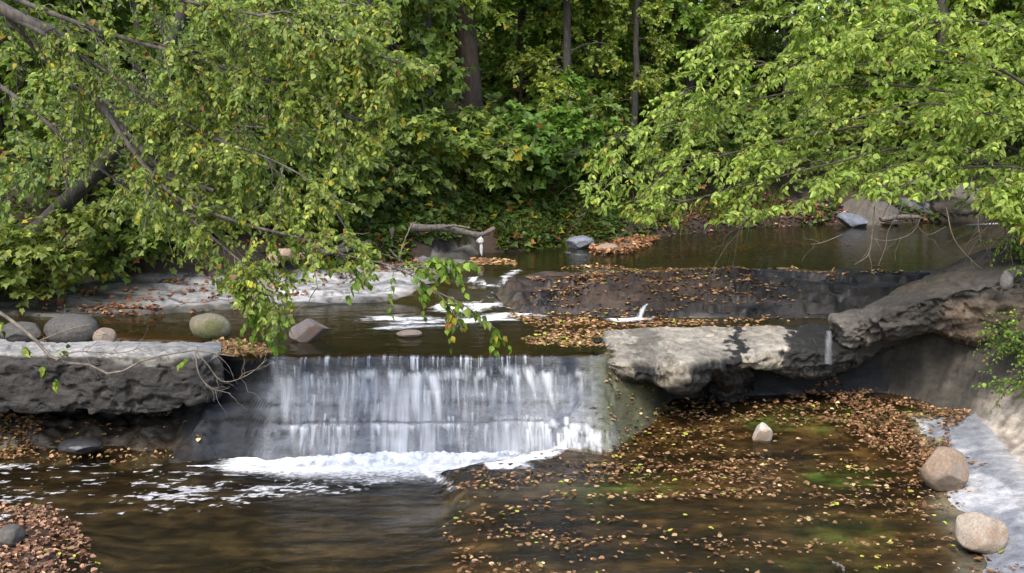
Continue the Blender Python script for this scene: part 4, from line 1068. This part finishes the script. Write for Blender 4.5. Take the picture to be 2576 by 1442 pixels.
PR = [forest_proto(501, 11, .20, 3.4, 24, G_FAR, (.14, .22)), forest_proto(502, 11, .32, 4.8, 18, G_BUSH, (.14, .22)), forest_proto(503, 8, .08, .5, 30, [(.085, .16, .018), (.17, .25, .03)], (.13, .20)),
      forest_proto(504, 9, .12, .6, 30, G_DEEP, (.14, .22))]
M_BARKF = mat_bark('forest_bark', (.014, .012, .010), (.062, .053, .044))
MB = [M_BARKF, M_BARKB, M_BARKD, M_BARKF]
TR = [  # px, Y, proto, scale, label
    (1078, 24.6, 0, .8, 'straight grey-trunked tree left of the broad brown trunk'),
    (1192, 26.0, 1, .95, 'tree with the broadest brown vine-wrapped trunk'),
    (1000, 25.0, 0, .62, 'dark-trunked tree left of the straight grey trunk'),
    (1415, 26.6, 0, .62, 'slender grey-trunked tree right of centre on the slope'),
    (942, 22.0, 3, .8, 'thin tree rooted low on the bank above the driftwood'),
    (1592, 27.5, 0, .5, 'thin dark tree left of the bright tree tips'),
    (1500, 30.0, 2, .9, 'young light-green tree in the middle of the slope'),
    (1310, 29.0, 2, .8, 'young yellow-green tree right of the broad brown trunk'),
    (1720, 36.0, 0, 1.0, 'grey tree deep in the forest above the bright tree'),
    (1800, 33.0, 3, 1.0, 'dark-crowned tree behind the top of the bright tree'),
    (1650, 29.5, 2, .8, 'sapling behind the left tips of the bright tree'),
    (850, 27.0, 3, 1.0, 'tree behind the left boughs, near their tips'),
    (700, 25.0, 2, 1.0, 'light tree behind the middle of the left boughs'),
    (520, 27.0, 0, 1.0, 'tree deep behind the left boughs'),
    (380, 23.5, 3, .9, 'dark tree behind the leaning trunk'),
    (180, 25.0, 2, 1.0, 'light tree behind the upper left limbs'),
    (20, 23.0, 3, 1.0, 'dark tree at the left edge of the forest'),
    (1950, 32.0, 2, 1.0, 'tree behind the centre of the bright tree'),
    (2150, 34.0, 3, 1.1, 'dark tree above the far brown rocks'),
    (2320, 32.0, 0, 1.0, 'tree above the far slate slab'),
    (2480, 34.0, 3, 1.1, 'dark tree behind the right edge of the bright tree'),
    (2620, 31.0, 2, 1.1, 'tree at the right edge of the forest'),
    (1240, 36.0, 3, 1.1, 'dark tree deep behind the broad brown trunk'),
    (1380, 39.0, 2, 1.2, 'yellowish tree far up the slope right of centre'),
    (1530, 41.0, 1, 1.0, 'far brown-trunked tree up the slope'),
    (1120, 38.0, 2, 1.2, 'yellow-green tree far up the slope between two trunks'),
    (1000, 37.0, 3, 1.2, 'dark tree far up the slope left of centre'),
    (820, 36.0, 0, 1.2, 'tall tree far behind the left boughs'),
    (1680, 44.0, 2, 1.3, 'light tree farthest up the slope'),
    (1880, 42.0, 0, 1.2, 'grey tree far up the slope at right'),
    (600, 38.0, 2, 1.2, 'light tree far up the slope at left'),
    (2080, 43.0, 3, 1.3, 'dark tree far up the slope at right'),
    (350, 36.0, 3, 1.2, 'dark tree far up the slope at left'),
    (2350, 42.0, 2, 1.3, 'light tree far up the slope behind the bright tree'),
    (1300, 48.0, 3, 1.4, 'dark tree near the top of the slope'),
    (1310, 30.0, 0, .6, 'slim grey trunk on the slope right of the broad brown trunk'),
    (1730, 31.0, 0, .7, 'slim grey tree above the top left of the bright tree'),
    (2420, 38.0, 3, 1.5, 'dark tree closing the gap above the bright tree'),
    (2620, 38.0, 3, 1.6, 'dark tree in the top right corner of the forest'),
    (2250, 46.0, 2, 1.6, 'light tree near the top of the slope behind the bright tree'),
    (2560, 42.0, 3, 1.4, 'dark tree far up the slope at the right edge'),
    (2480, 50.0, 2, 1.6, 'light tree near the top of the slope at right'),
    (1480, 52.0, 0, 1.4, 'grey tree near the top of the slope'),
]
protos = {}
for k, (px, Y, pi, sc_, lb) in enumerate(TR):
    x = (px - 1288) * Y / (F * CP); loc = (x, Y, float(ground_z(x, Y)[0]) - .05)
    if pi not in protos:
        r = forest_tree(PR[pi], MB[pi], lb, loc); r.scale = (sc_,) * 3; protos[pi] = r
    else:
        dup(protos[pi], loc, k * 2.4, sc_, lb)

# --- saplings and bushes scattered through the forest
rgf = np.random.default_rng(555)
bush_src = []
for k in range(4):
    pc = [G_FAR, G_DEEP, [(.09, .17, .018), (.18, .26, .03)], G_BUSH][k]
    bush_src.append(shrub([1340, 985, 1560, 800][k], [30, 33, 33, 29][k], 3.4, 1.5, 8, 70, 420, 7, (.13, .20), pc,
        ['leafy sapling on the forest slope right of the broad trunk', 'dark sapling on the forest slope behind the grey trunk', 'yellow-green sapling on the slope above the bright tree tips', 'sapling on the slope behind the left bough tips'][k], 560 + k, 'broad', 'saplings across the forest slope', 'sapling', cat='sapling'))
for k in range(46):
    px = -60 + (k * 617 % 2700); Y = 27 + (k * 7.3 % 27)
    x = (px - 1288) * Y / (F * CP)
    if abs(px - 1135) < 150 and Y < 34: Y += 9; x = (px - 1288) * Y / (F * CP)
    if abs(px - 1415) < 60 and Y < 34: Y += 6; x = (px - 1288) * Y / (F * CP)
    if Y < float(f_YS(x)) + 2.5: Y += 6; x = (px - 1288) * Y / (F * CP)
    dup(bush_src[k % 4], (x, Y, float(ground_z(x, Y)[0]) - .1), k * 1.9, 1.0 + .02 * (Y - 27), 'leafy sapling among the trees of the forest slope')

# --- low growth covering the hillside and the bank (nobody could count it)
rg = np.random.default_rng(601)
n = 26000
px_ = rg.uniform(-100, 2700, n); dd = rg.uniform(0, 1, n) ** 1.6 * 26 + .25
x = (px_ - 1288) * 23 / 2728; y_ = f_YS(x) + dd; x = (px_ - 1288) * y_ / 2728; y_ = f_YS(x) + dd
m_ = (n2(x, y_, .8, .8, 3, 603) > -.12)
x, y_ = x[m_], y_[m_]; n = len(x)
xb = (rg.uniform(780, 1560, 9000) - 1288) / 2728; db = rg.uniform(.05, 1.7, 9000); yb_ = f_YS(xb * 21) + db; xb = xb * yb_; yb_ = f_YS(xb) + db
kb = (np.abs(xb / yb_ * 2728 + 1288 - 1140) > 110) | (db > .5); xb, yb_ = xb[kb], yb_[kb]
x = np.concatenate([x, xb]); y_ = np.concatenate([y_, yb_]); n = len(x)
z = ground_z(x, y_) + rg.uniform(.02, .45, n) * np.clip((y_ - f_YS(x)) / 1.2, .25, 1)
pos = np.stack([x, y_, z], 1)
ax = rg.normal(size=(n, 3)); ax[:, 2] = ax[:, 2] * .3 - .2
nr = np.array([0, -.25, 1.]) + rg.normal(0, .4, (n, 3))
V, Fa, C = leaf_mesh_arrays(pos, ax, nr, rg.uniform(.09, .17, n), palette(n, rg, [(.045, .085, .016), (.095, .15, .026)], yellow=.05, brown=.04), .9, 'broad')
tag(put('undergrowth', mesh_np('undergrowth', V, Fa, C), M_LEAF), 'low leafy undergrowth covering the far bank and slope', kind='stuff')

def blades(n, px_r, y0, y1, hgt, rg, col):
    px_ = rg.uniform(*px_r, n); d = rg.uniform(y0, y1, n)
    x = (px_ - 1288) * 22 / 2728; y_ = f_YS(x) + d; x = (px_ - 1288) * y_ / 2728; y_ = f_YS(x) + d
    k = n2(x, y_, 2.2, 2.2, 2, 607) > -.1
    x, y_ = x[k], y_[k]; n = len(x)
    p = np.stack([x, y_, ground_z(x, y_) - .01], 1)
    d3 = unit(np.stack([rg.normal(0, .5, n), rg.normal(-.35, .4, n), np.ones(n)], 1)); L = rg.uniform(*hgt, n)[:, None]
    w_ = np.stack([np.ones(n), np.zeros(n), np.zeros(n)], 1) * .007
    m1 = p + d3 * L * .5; e = p + d3 * L + np.array([0, -.1, -.35]) * L * rg.random((n, 1))
    V = np.stack([p - w_, p + w_, m1 + w_ * .8, m1 - w_ * .8, e], 1).reshape(-1, 3)
    b = np.arange(n)[:, None] * 5
    Fa = np.concatenate([np.stack([b[:, 0], b[:, 0] + 1, b[:, 0] + 2, b[:, 0] + 3], 1), np.stack([b[:, 0] + 3, b[:, 0] + 2, b[:, 0] + 4, b[:, 0] + 4], 1)])
    return V, Fa, np.repeat(palette(n, rg, col, brown=.15, yellow=.08), 5, 0)
V, Fa, C = blades(6000, (1150, 2000), .05, 1.3, (.12, .38), rg, [(.035, .055, .014), (.075, .095, .028)])
f3 = Fa.copy(); tri = f3[:, 2:3] * 0
# the tip faces are triangles: rebuild as two meshes' worth of quads collapsed to a thin tip
V2 = np.concatenate([V.reshape(-1, 5, 3), V.reshape(-1, 5, 3)[:, 4:5] + np.array([.002, 0, 0])], 1); C2 = np.repeat(C.reshape(-1, 5, 3)[:, :1], 6, 1)
b = np.arange(len(V2)) * 6
Fa = np.concatenate([np.stack([b, b + 1, b + 2, b + 3], 1), np.stack([b + 3, b + 2, b + 5, b + 4], 1)])
tag(put('grass', mesh_np('grass', V2.reshape(-1, 3), Fa, C2.reshape(-1, 3)), M_LEAF), 'long grass overhanging the far waterline', kind='stuff')

# ------------------------------------------------------------------ fallen leaves
G_DRYC = [(.20, .105, .045), (.46, .30, .15)]
def litter(name, label, pts_xy, zfun, size, rg, flatness=.25, lift=.006, green=.05, base=G_DRYC, dark=0.25):
    x, y_ = pts_xy; n = len(x)
    z = zfun(x, y_) + lift + rg.random(n) * lift * 2
    ax = rg.normal(size=(n, 3)); ax[:, 2] *= .15
    nr = np.array([0, 0, 1.]) + rg.normal(0, flatness, (n, 3))
    c = palette(n, rg, base, .35, 0, 0)
    k = rg.random(n); c[k < green] = palette((k < green).sum(), rg, [(.20, .27, .03), (.38, .38, .06)], .2, 0, 0)
    q = (k > 1 - dark); c[q] *= np.array([.55, .45, .42])
    V, Fa, C = leaf_mesh_arrays(np.stack([x, y_, z], 1), ax, nr, rg.uniform(*size, n), c, .85, 'ovate', .16 if flatness > .3 else .05, .10 if flatness > .3 else .03)
    return tag(put(name, mesh_np(name, V, Fa, C), M_DRY), label, kind='stuff')

def sample_px(n, poly, z, rg, dens=None):
    poly = np.array(poly, float); lo, hi = poly.min(0), poly.max(0)
    out = []
    W = np.array([P(a, b, z)[:2] for a, b in poly]); lo, hi = W.min(0), W.max(0)
    x = rg.uniform(lo[0], hi[0], n * 6); y_ = rg.uniform(lo[1], hi[1], n * 6)
    k = inside(x, y_, [tuple(q) for q in W])
    if dens is not None: k &= rg.random(len(x)) < dens(x, y_)
    x, y_ = x[k][:n], y_[k][:n]
    return x, y_

rg = np.random.default_rng(701)
wlz = lambda x, y_: np.maximum(w_low(x, y_)[0], ground_z(x, y_))
d_raft = lambda x, y_: np.clip(.10 + 1.0 * sm((n2(x, y_, .7, 2.6, 3, 711) - .06) / .3) * (.12 + .88 * sm((n2(x, y_, 2.2, 9, 2, 712) - .04) / .2)), 0, 1)
shp = [(1180, 1180), (1540, 1105), (1700, 1060), (2280, 1045), (2420, 1150), (2430, 1300), (2540, 1442), (1100, 1470), (1150, 1260)]
a1 = sample_px(850, shp, .15, rg, d_raft)
raft = [(1560, 1110), (1900, 1120), (1990, 1210), (1880, 1260), (1600, 1240), (1380, 1230), (1400, 1190)]
a2 = sample_px(420, raft, .2, rg, lambda x, y_: sm((n2(x, y_, 1.3, 6.5, 3, 713) - .08) / .15))
a3 = sample_px(700, [(1950, 980), (2200, 1000), (2300, 1050), (2400, 1120), (2330, 1150), (2150, 1060), (1950, 1030)], .3, rg)
a4 = sample_px(600, [(1560, 1040), (1900, 990), (2200, 1000), (2250, 1060), (1800, 1075), (1640, 1090)], .35, rg, lambda x, y_: sm((n2(x, y_, 1.6, 3, 3, 714) + .15) / .3))
cx_, cy_ = sample_px(190, shp, .15, rg, lambda x, y_: np.clip(.15 + sm((n2(x, y_, .5, 1.0, 2, 731) + .05) / .3), 0, 1))
nc = rg.integers(4, 16, len(cx_)); ci = np.repeat(np.arange(len(cx_)), nc)
a5 = (cx_[ci] + rg.normal(0, .16, len(ci)), cy_[ci] + rg.normal(0, .05, len(ci)))
a1 = tuple(np.concatenate(q) for q in zip(a1, a5))
litter('leaf_litter', 'tan autumn leaves scattered over the shallow lower right pool', (np.concatenate([a1[0], a2[0], a4[0]]), np.concatenate([a1[1], a2[1], a4[1]])), wlz, (.022, .075), rg, .14, .006, .05, [(.11, .058, .026), (.40, .26, .13)], .45)
x, y_ = sample_px(1500, [(2080, 985), (2200, 990), (2260, 1020), (2360, 1035), (2440, 1060), (2380, 1085), (2420, 1140), (2360, 1170), (2230, 1110), (2080, 1060), (1980, 1010)], .35, rg, lambda x, y_: np.clip(.06 + sm((n2(x, y_, 1.5, 2.2, 4, 715, .6) + .08) / .25), 0, 1))
litter('leaf_litter', 'heap of brown leaves washed up where the right bank meets the pool', (x, y_), lambda a, b_: wlz(a, b_) + .01, (.04, .075), rg, .5, .02, .02, [(.12, .065, .032), (.32, .19, .095)])
x, y_ = sample_px(3000, [(1270, 740), (1500, 705), (2000, 715), (2050, 750), (1900, 790), (1350, 785)], 1.5, rg, lambda x, y_: np.clip(.12 + sm((n2(x, y_, 1.2, 3, 3, 717) + .05) / .2), 0, 1) * np.clip(1.15 - .22 * np.clip(x - .5, 0, 9), .12, 1))
x2, y2 = sample_px(900, [(1300, 690), (1500, 665), (1680, 690), (1950, 690), (2060, 700), (2030, 712), (1700, 712), (1400, 725)], 1.6, rg, lambda x, y_: sm((n2(x, y_, .7, 4.5, 3, 719) - .06) / .12))
litter('leaf_litter', 'brown leaves lying on the dark shelf above the middle pool', (np.concatenate([x, x2]), np.concatenate([y_, y2])), lambda a, b_: np.maximum(ground_z(a, b_), np.where(b_ - f_F(a) > 1.3, 1.6, 1.2)), (.04, .08), rg, .25, .008, .03, [(.17, .085, .04), (.40, .24, .11)])
x, y_ = sample_px(520, [(1300, 845), (1400, 838), (1530, 838), (1555, 870), (1480, 880), (1330, 868)], 1.2, rg, lambda x, y_: np.clip(.1 + sm((n2(x, y_, 1.6, 4, 3, 721) + .05) / .2), 0, 1))
litter('leaf_litter', 'raft of orange leaves against the tan ledge above the fall', (x, y_), lambda a, b_: np.maximum(1.2, ground_z(a, b_)), (.04, .075), rg, .25, .006, .12)
x, y_ = sample_px(620, [(530, 866), (600, 862), (660, 876), (690, 900), (560, 900)], 1.21, rg)
litter('leaf_litter', 'clump of orange leaves caught at the right end of the left ledge', (x, y_), lambda a, b_: np.maximum(1.2, ground_z(a, b_)) + .02, (.05, .08), rg, .45, .015, .04)
x, y_ = sample_px(950, [(-40, 1262), (120, 1268), (190, 1310), (240, 1400), (250, 1470), (-60, 1470)], .04, rg, lambda x, y_: np.clip(.08 + sm((n2(x, y_, 1.6, 2.4, 4, 723, .6) + .10) / .25), 0, 1))
litter('leaf_litter', 'brown leaves covering the low bar at lower left', (x, y_), lambda a, b_: np.maximum(ground_z(a, b_), 0.0), (.04, .075), rg, .4, .012, .02, [(.15, .08, .05), (.36, .22, .14)])
x, y_ = sample_px(800, [(-30, 1075), (150, 1085), (480, 1065), (520, 1140), (300, 1150), (-30, 1150)], .12, rg, lambda x, y_: np.clip(.05 + sm((n2(x, y_, 1.6, 1.6, 3, 725) - .02) / .2), 0, 1))
litter('leaf_litter', 'orange leaves on the dark rocks under the left ledge', (x, y_), wlz, (.04, .075), rg, .4, .012, .03)
x, y_ = sample_px(1900, [(-60, 735), (300, 690), (700, 665), (1000, 650), (1060, 655), (760, 690), (440, 730), (250, 770), (-60, 770)], 1.65, rg, lambda x, y_: np.clip(.1 + sm((n2(x, y_, 1.2, 1.6, 3, 727) - .02) / .2), 0, 1))
pass
x3, y3 = sample_px(260, [(1500, 955), (1600, 960), (1720, 1040), (1640, 1080), (1560, 1085), (1530, 1030)], .6, rg)
litter('leaf_litter', 'few scattered leaves on the mossy rock apron right of the fall', (x3, y3), lambda a, b_: ground_z(a, b_) + .01, (.03, .07), rg, .4, .006, .12, [(.12, .06, .03), (.38, .25, .12)])
litter('leaf_litter', 'russet leaf litter along the upper edge of the pale slab', (x, y_), lambda a, b_: ground_z(a, b_), (.06, .11), rg, .4, .012, .02, [(.15, .065, .03), (.34, .17, .085)])
x, y_ = sample_px(900, [(1480, 632), (1560, 606), (1640, 600), (1660, 606), (1590, 640), (1500, 645)], 1.6, rg)
litter('leaf_litter', 'bar of orange-brown leaves around the far stones', (x, y_), lambda a, b_: np.maximum(1.6, ground_z(a, b_)) + .02, (.06, .11), rg, .4, .02, .02, [(.18, .085, .04), (.40, .23, .12)])
x, y_ = sample_px(420, [(1180, 650), (1290, 655), (1300, 668), (1190, 668)], 1.6, rg)
x2, y2 = sample_px(500, [(1900, 680), (2060, 698), (2330, 690), (2330, 698), (2100, 706), (1900, 690)], 1.6, rg, lambda x, y_: sm((n2(x, y_, .6, 4, 3, 729) - .0) / .12))
litter('leaf_litter', 'thin lines of leaves floating on the dark upper pool', (np.concatenate([x, x2]), np.concatenate([y_, y2])), lambda a, b_: np.maximum(1.6, ground_z(a, b_)), (.06, .10), rg, .2, .006, .02)
x, y_ = sample_px(2600, [(1650, 588), (1850, 572), (2140, 562), (2140, 545), (1850, 545), (1600, 575)], 1.75, rg)
litter('leaf_litter', 'reddish leaves covering the far bank left of the rocks', (x, y_), lambda a, b_: ground_z(a, b_), (.07, .12), rg, .4, .015, .02, [(.12, .06, .04), (.27, .15, .10)])

# ------------------------------------------------------------------ driftwood, twigs and small things
def stick(name, pls, radii, mat, label, cat, group=None, K=18, sides=7):
    p0 = np.array(pls[0][0]) if len(pls[0][0]) == 3 and False else PD(*pls[0][0])
    r = [resample([PD(*q) for q in pl], K) for pl in pls]
    parts = []
    rg_ = np.random.default_rng(len(label))
    for q, (ra, rb) in zip(r, radii):
        q = q + np.cumsum(rg_.normal(0, .006, q.shape), 0)
        parts.append(tubes(q[None] - p0, (np.linspace(ra, rb, K) * (1 + .12 * rg_.normal(size=K)))[None], sides))
    V, Fa = join(parts)
    o = put(name, mesh_np(name, V, Fa, smooth=True), mat, None, tuple(p0))
    return tag(o, label, cat, group)
stick('driftwood', [[(1030, 572, 19.5), (1060, 574, 19.6), (1120, 576, 19.9), (1180, 588, 20.1), (1212, 592, 20.2), (1245, 576, 20.3)], [(1190, 591, 20.1), (1208, 610, 20.2)], [(1100, 575, 19.8), (1150, 566, 19.8), (1190, 570, 19.8)]], [(.075, .045), (.045, .03), (.03, .012)], M_DRIFT, 'pale forked driftwood log reaching out over the far waterline', 'driftwood')
stick('driftwood', [[(735, 640, 18.6), (830, 632, 18.8), (905, 612, 19.1), (945, 600, 19.4)], [(840, 630, 18.8), (880, 600, 19)]], [(.08, .05), (.04, .02)], M_DRIFT, 'grey driftwood log lying behind the pale slab', 'driftwood')
stick('driftwood', [[(985, 575, 19.5), (978, 610, 19.4), (960, 640, 19.3)], [(978, 610, 19.4), (940, 648, 19.2)], [(975, 618, 19.4), (1000, 648, 19.2)]], [(.05, .03), (.035, .02), (.03, .015)], M_DRIFT, 'upright forked root at the back of the pale slab', 'driftwood')
stick('driftwood', [[(680, 655, 18.2), (720, 640, 18.3), (770, 645, 18.4)]], [(.13, .06)], mat_bark('tan_wood', (.25, .17, .11), (.5, .37, .27)), 'thick tan stump lying at the left end of the grey log', 'driftwood')
stick('dead_stem', [[(1005, 655, 19.2), (1020, 610, 19.2), (1040, 570, 19.3), (1055, 560, 19.3)]], [(.02, .008)], M_TWIG, 'thin dry stem arching up beside the forked root', 'dead stem')
stick('twig', [[(2092, 1412, 9.7), (2104, 1430, 9.5), (2112, 1452, 9.35)]], [(.014, .010)], M_DRIFT, 'short pale twig in the shallow water at the bottom edge', 'twig')
stick('driftwood', [[(2215, 553, 25.9), (2260, 549, 26), (2310, 551, 26.1)]], [(.07, .05)], M_DRIFT, 'pale log at the far waterline before the brown rocks', 'driftwood')
stick('driftwood', [[(2330, 505, 26.6), (2390, 512, 26.4), (2425, 520, 26.3)]], [(.05, .03)], M_DRIFT, 'pale branch lying on the far slate slab', 'driftwood')

# white scrap caught on the driftwood
p = PD(1208, 604, 20.15)
V, Fc = ICO4
V = V * np.array([.06, .04, .085]); V = V * (1 + .5 * fbm(V * 16, 3, 5))[:, None]
tail_ = ICO4[0] * np.array([.03, .02, .14]) + np.array([.02, 0, -.15]); tail_ = tail_ * (1 + .25 * fbm(tail_ * 14, 2, 9))[:, None]
Vj, Fj = join([(V, Fc), (tail_, ICO4[1])])
tag(put('scrap', mesh_np('scrap', Vj, Fj, smooth=True), mat_stone('white_plastic', (.38, .38, .37), (.5, .5, .49), None, 8, .2), None, tuple(p)), 'crumpled white scrap hanging from the driftwood tip', 'litter')

# bare branch in front of the left ledge
rg = np.random.default_rng(801)
bb = limbs([[(-160, 700, 10.6), (0, 787, 10.5), (94, 860, 10.45), (141, 907, 10.4), (225, 918, 10.4), (285, 944, 10.35), (334, 918, 10.3), (376, 902, 10.3), (420, 892, 10.25), (491, 881, 10.2)],
            [(141, 907, 10.4), (190, 885, 10.3), (300, 888, 10.25), (370, 870, 10.2)], [(491, 881, 10.2), (520, 915, 10.2), (560, 960, 10.2), (620, 945, 10.1), (672, 905, 10.1)], [(491, 881, 10.2), (500, 940, 10.15), (530, 975, 10.15), (580, 990, 10.1)],
            [(94, 860, 10.45), (170, 830, 10.4), (230, 815, 10.4)], [(491, 881, 10.2), (545, 890, 10.2), (590, 897, 10.2)]], 16)
b2 = grow(bb, 46, rg, (.3, 1), (.12, .4), (25, 70), .05, 7, (0, 0, 0), .10, .2)
rt = root('bare_branch', tuple(bb[0, 0]), 'nearly bare twisted branch reaching across the left ledge', 'branch')
wood('branch', [(bb[:1], .022, .007, 7), (bb[1:], .008, .003, 5), (b2, .003, .0012, 3)], rt, M_TWIG)
ex = limbs([[(60, 870, 10.45), (75, 885, 10.4)], [(150, 890, 10.4), (165, 870, 10.35)], [(105, 915, 10.4), (110, 940, 10.4)], [(135, 950, 10.4), (140, 975, 10.4)], [(470, 900, 10.2), (455, 915, 10.2)], [(0, 800, 10.5), (5, 840, 10.5)]], 5)
finish_leaves('foliage', [leaves_on(ex, 5, (.06, .09), rg, [(.10, .17, .02), (.22, .26, .03)], 1.0, .3, .0, .6, .7, yellow=.15)], rt, width=.9)

# plants on the right bank
for k, (px, Y, h, w, lb) in enumerate([(2600, 13.5, .8, .5, 'feathery green plant on the right bank below the tilted slab'), (2585, 14.3, .8, .5, 'leafy plant growing against the tilted slab at the right edge'), (2650, 12.7, .8, .5, 'green plant trailing over the sandy right bank')]):
    shrub(px, Y, h, w, 10, 50, 190, 9, (.032, .060), [(.08, .15, .022), (.17, .26, .035)], lb, 900 + k, 'ovate', 'plants on the right bank', 'bank_plant', 0, .8, .5, 'plant')

# ------------------------------------------------------------------ light
w = bpy.data.worlds.new('World'); scene.world = w; w.use_nodes = True
nt = w.node_tree; bg = nt.nodes['Background']
sky = nt.nodes.new('ShaderNodeTexSky'); sky.sky_type = 'NISHITA'; sky.sun_disc = False
ELEV, AZ = math.radians(51), math.radians(-156)       # azimuth clockwise from +Y: behind and to the left of the camera
sky.sun_elevation = ELEV; sky.sun_rotation = AZ
sky.air_density = 1.0; sky.dust_density = 3.0; sky.ozone_density = 1.0
nt.links.new(sky.outputs[0], bg.inputs['Color']); bg.inputs['Strength'].default_value = .15
sl = bpy.data.lights.new('sun', 'SUN'); sl.energy = .85; sl.angle = math.radians(22); sl.color = (1, .95, .87)
so = bpy.data.objects.new('sun', sl); COL.objects.link(so)
dv = Vector((math.sin(AZ) * math.cos(ELEV), math.cos(AZ) * math.cos(ELEV), math.sin(ELEV)))
so.rotation_euler = dv.to_track_quat('Z', 'Y').to_euler(); so.location = (0, -5, 30)

scene.view_settings.view_transform = 'Standard'; scene.view_settings.look = 'None'
scene.view_settings.exposure = 1.62; scene.view_settings.gamma = 1.0
cy = scene.cycles
cy.use_denoising = True
try: cy.denoiser = 'OPENIMAGEDENOISE'
except Exception: pass
cy.max_bounces = 7; cy.diffuse_bounces = 3; cy.glossy_bounces = 3; cy.transmission_bounces = 4; cy.transparent_max_bounces = 14
cy.caustics_reflective = False; cy.caustics_refractive = False
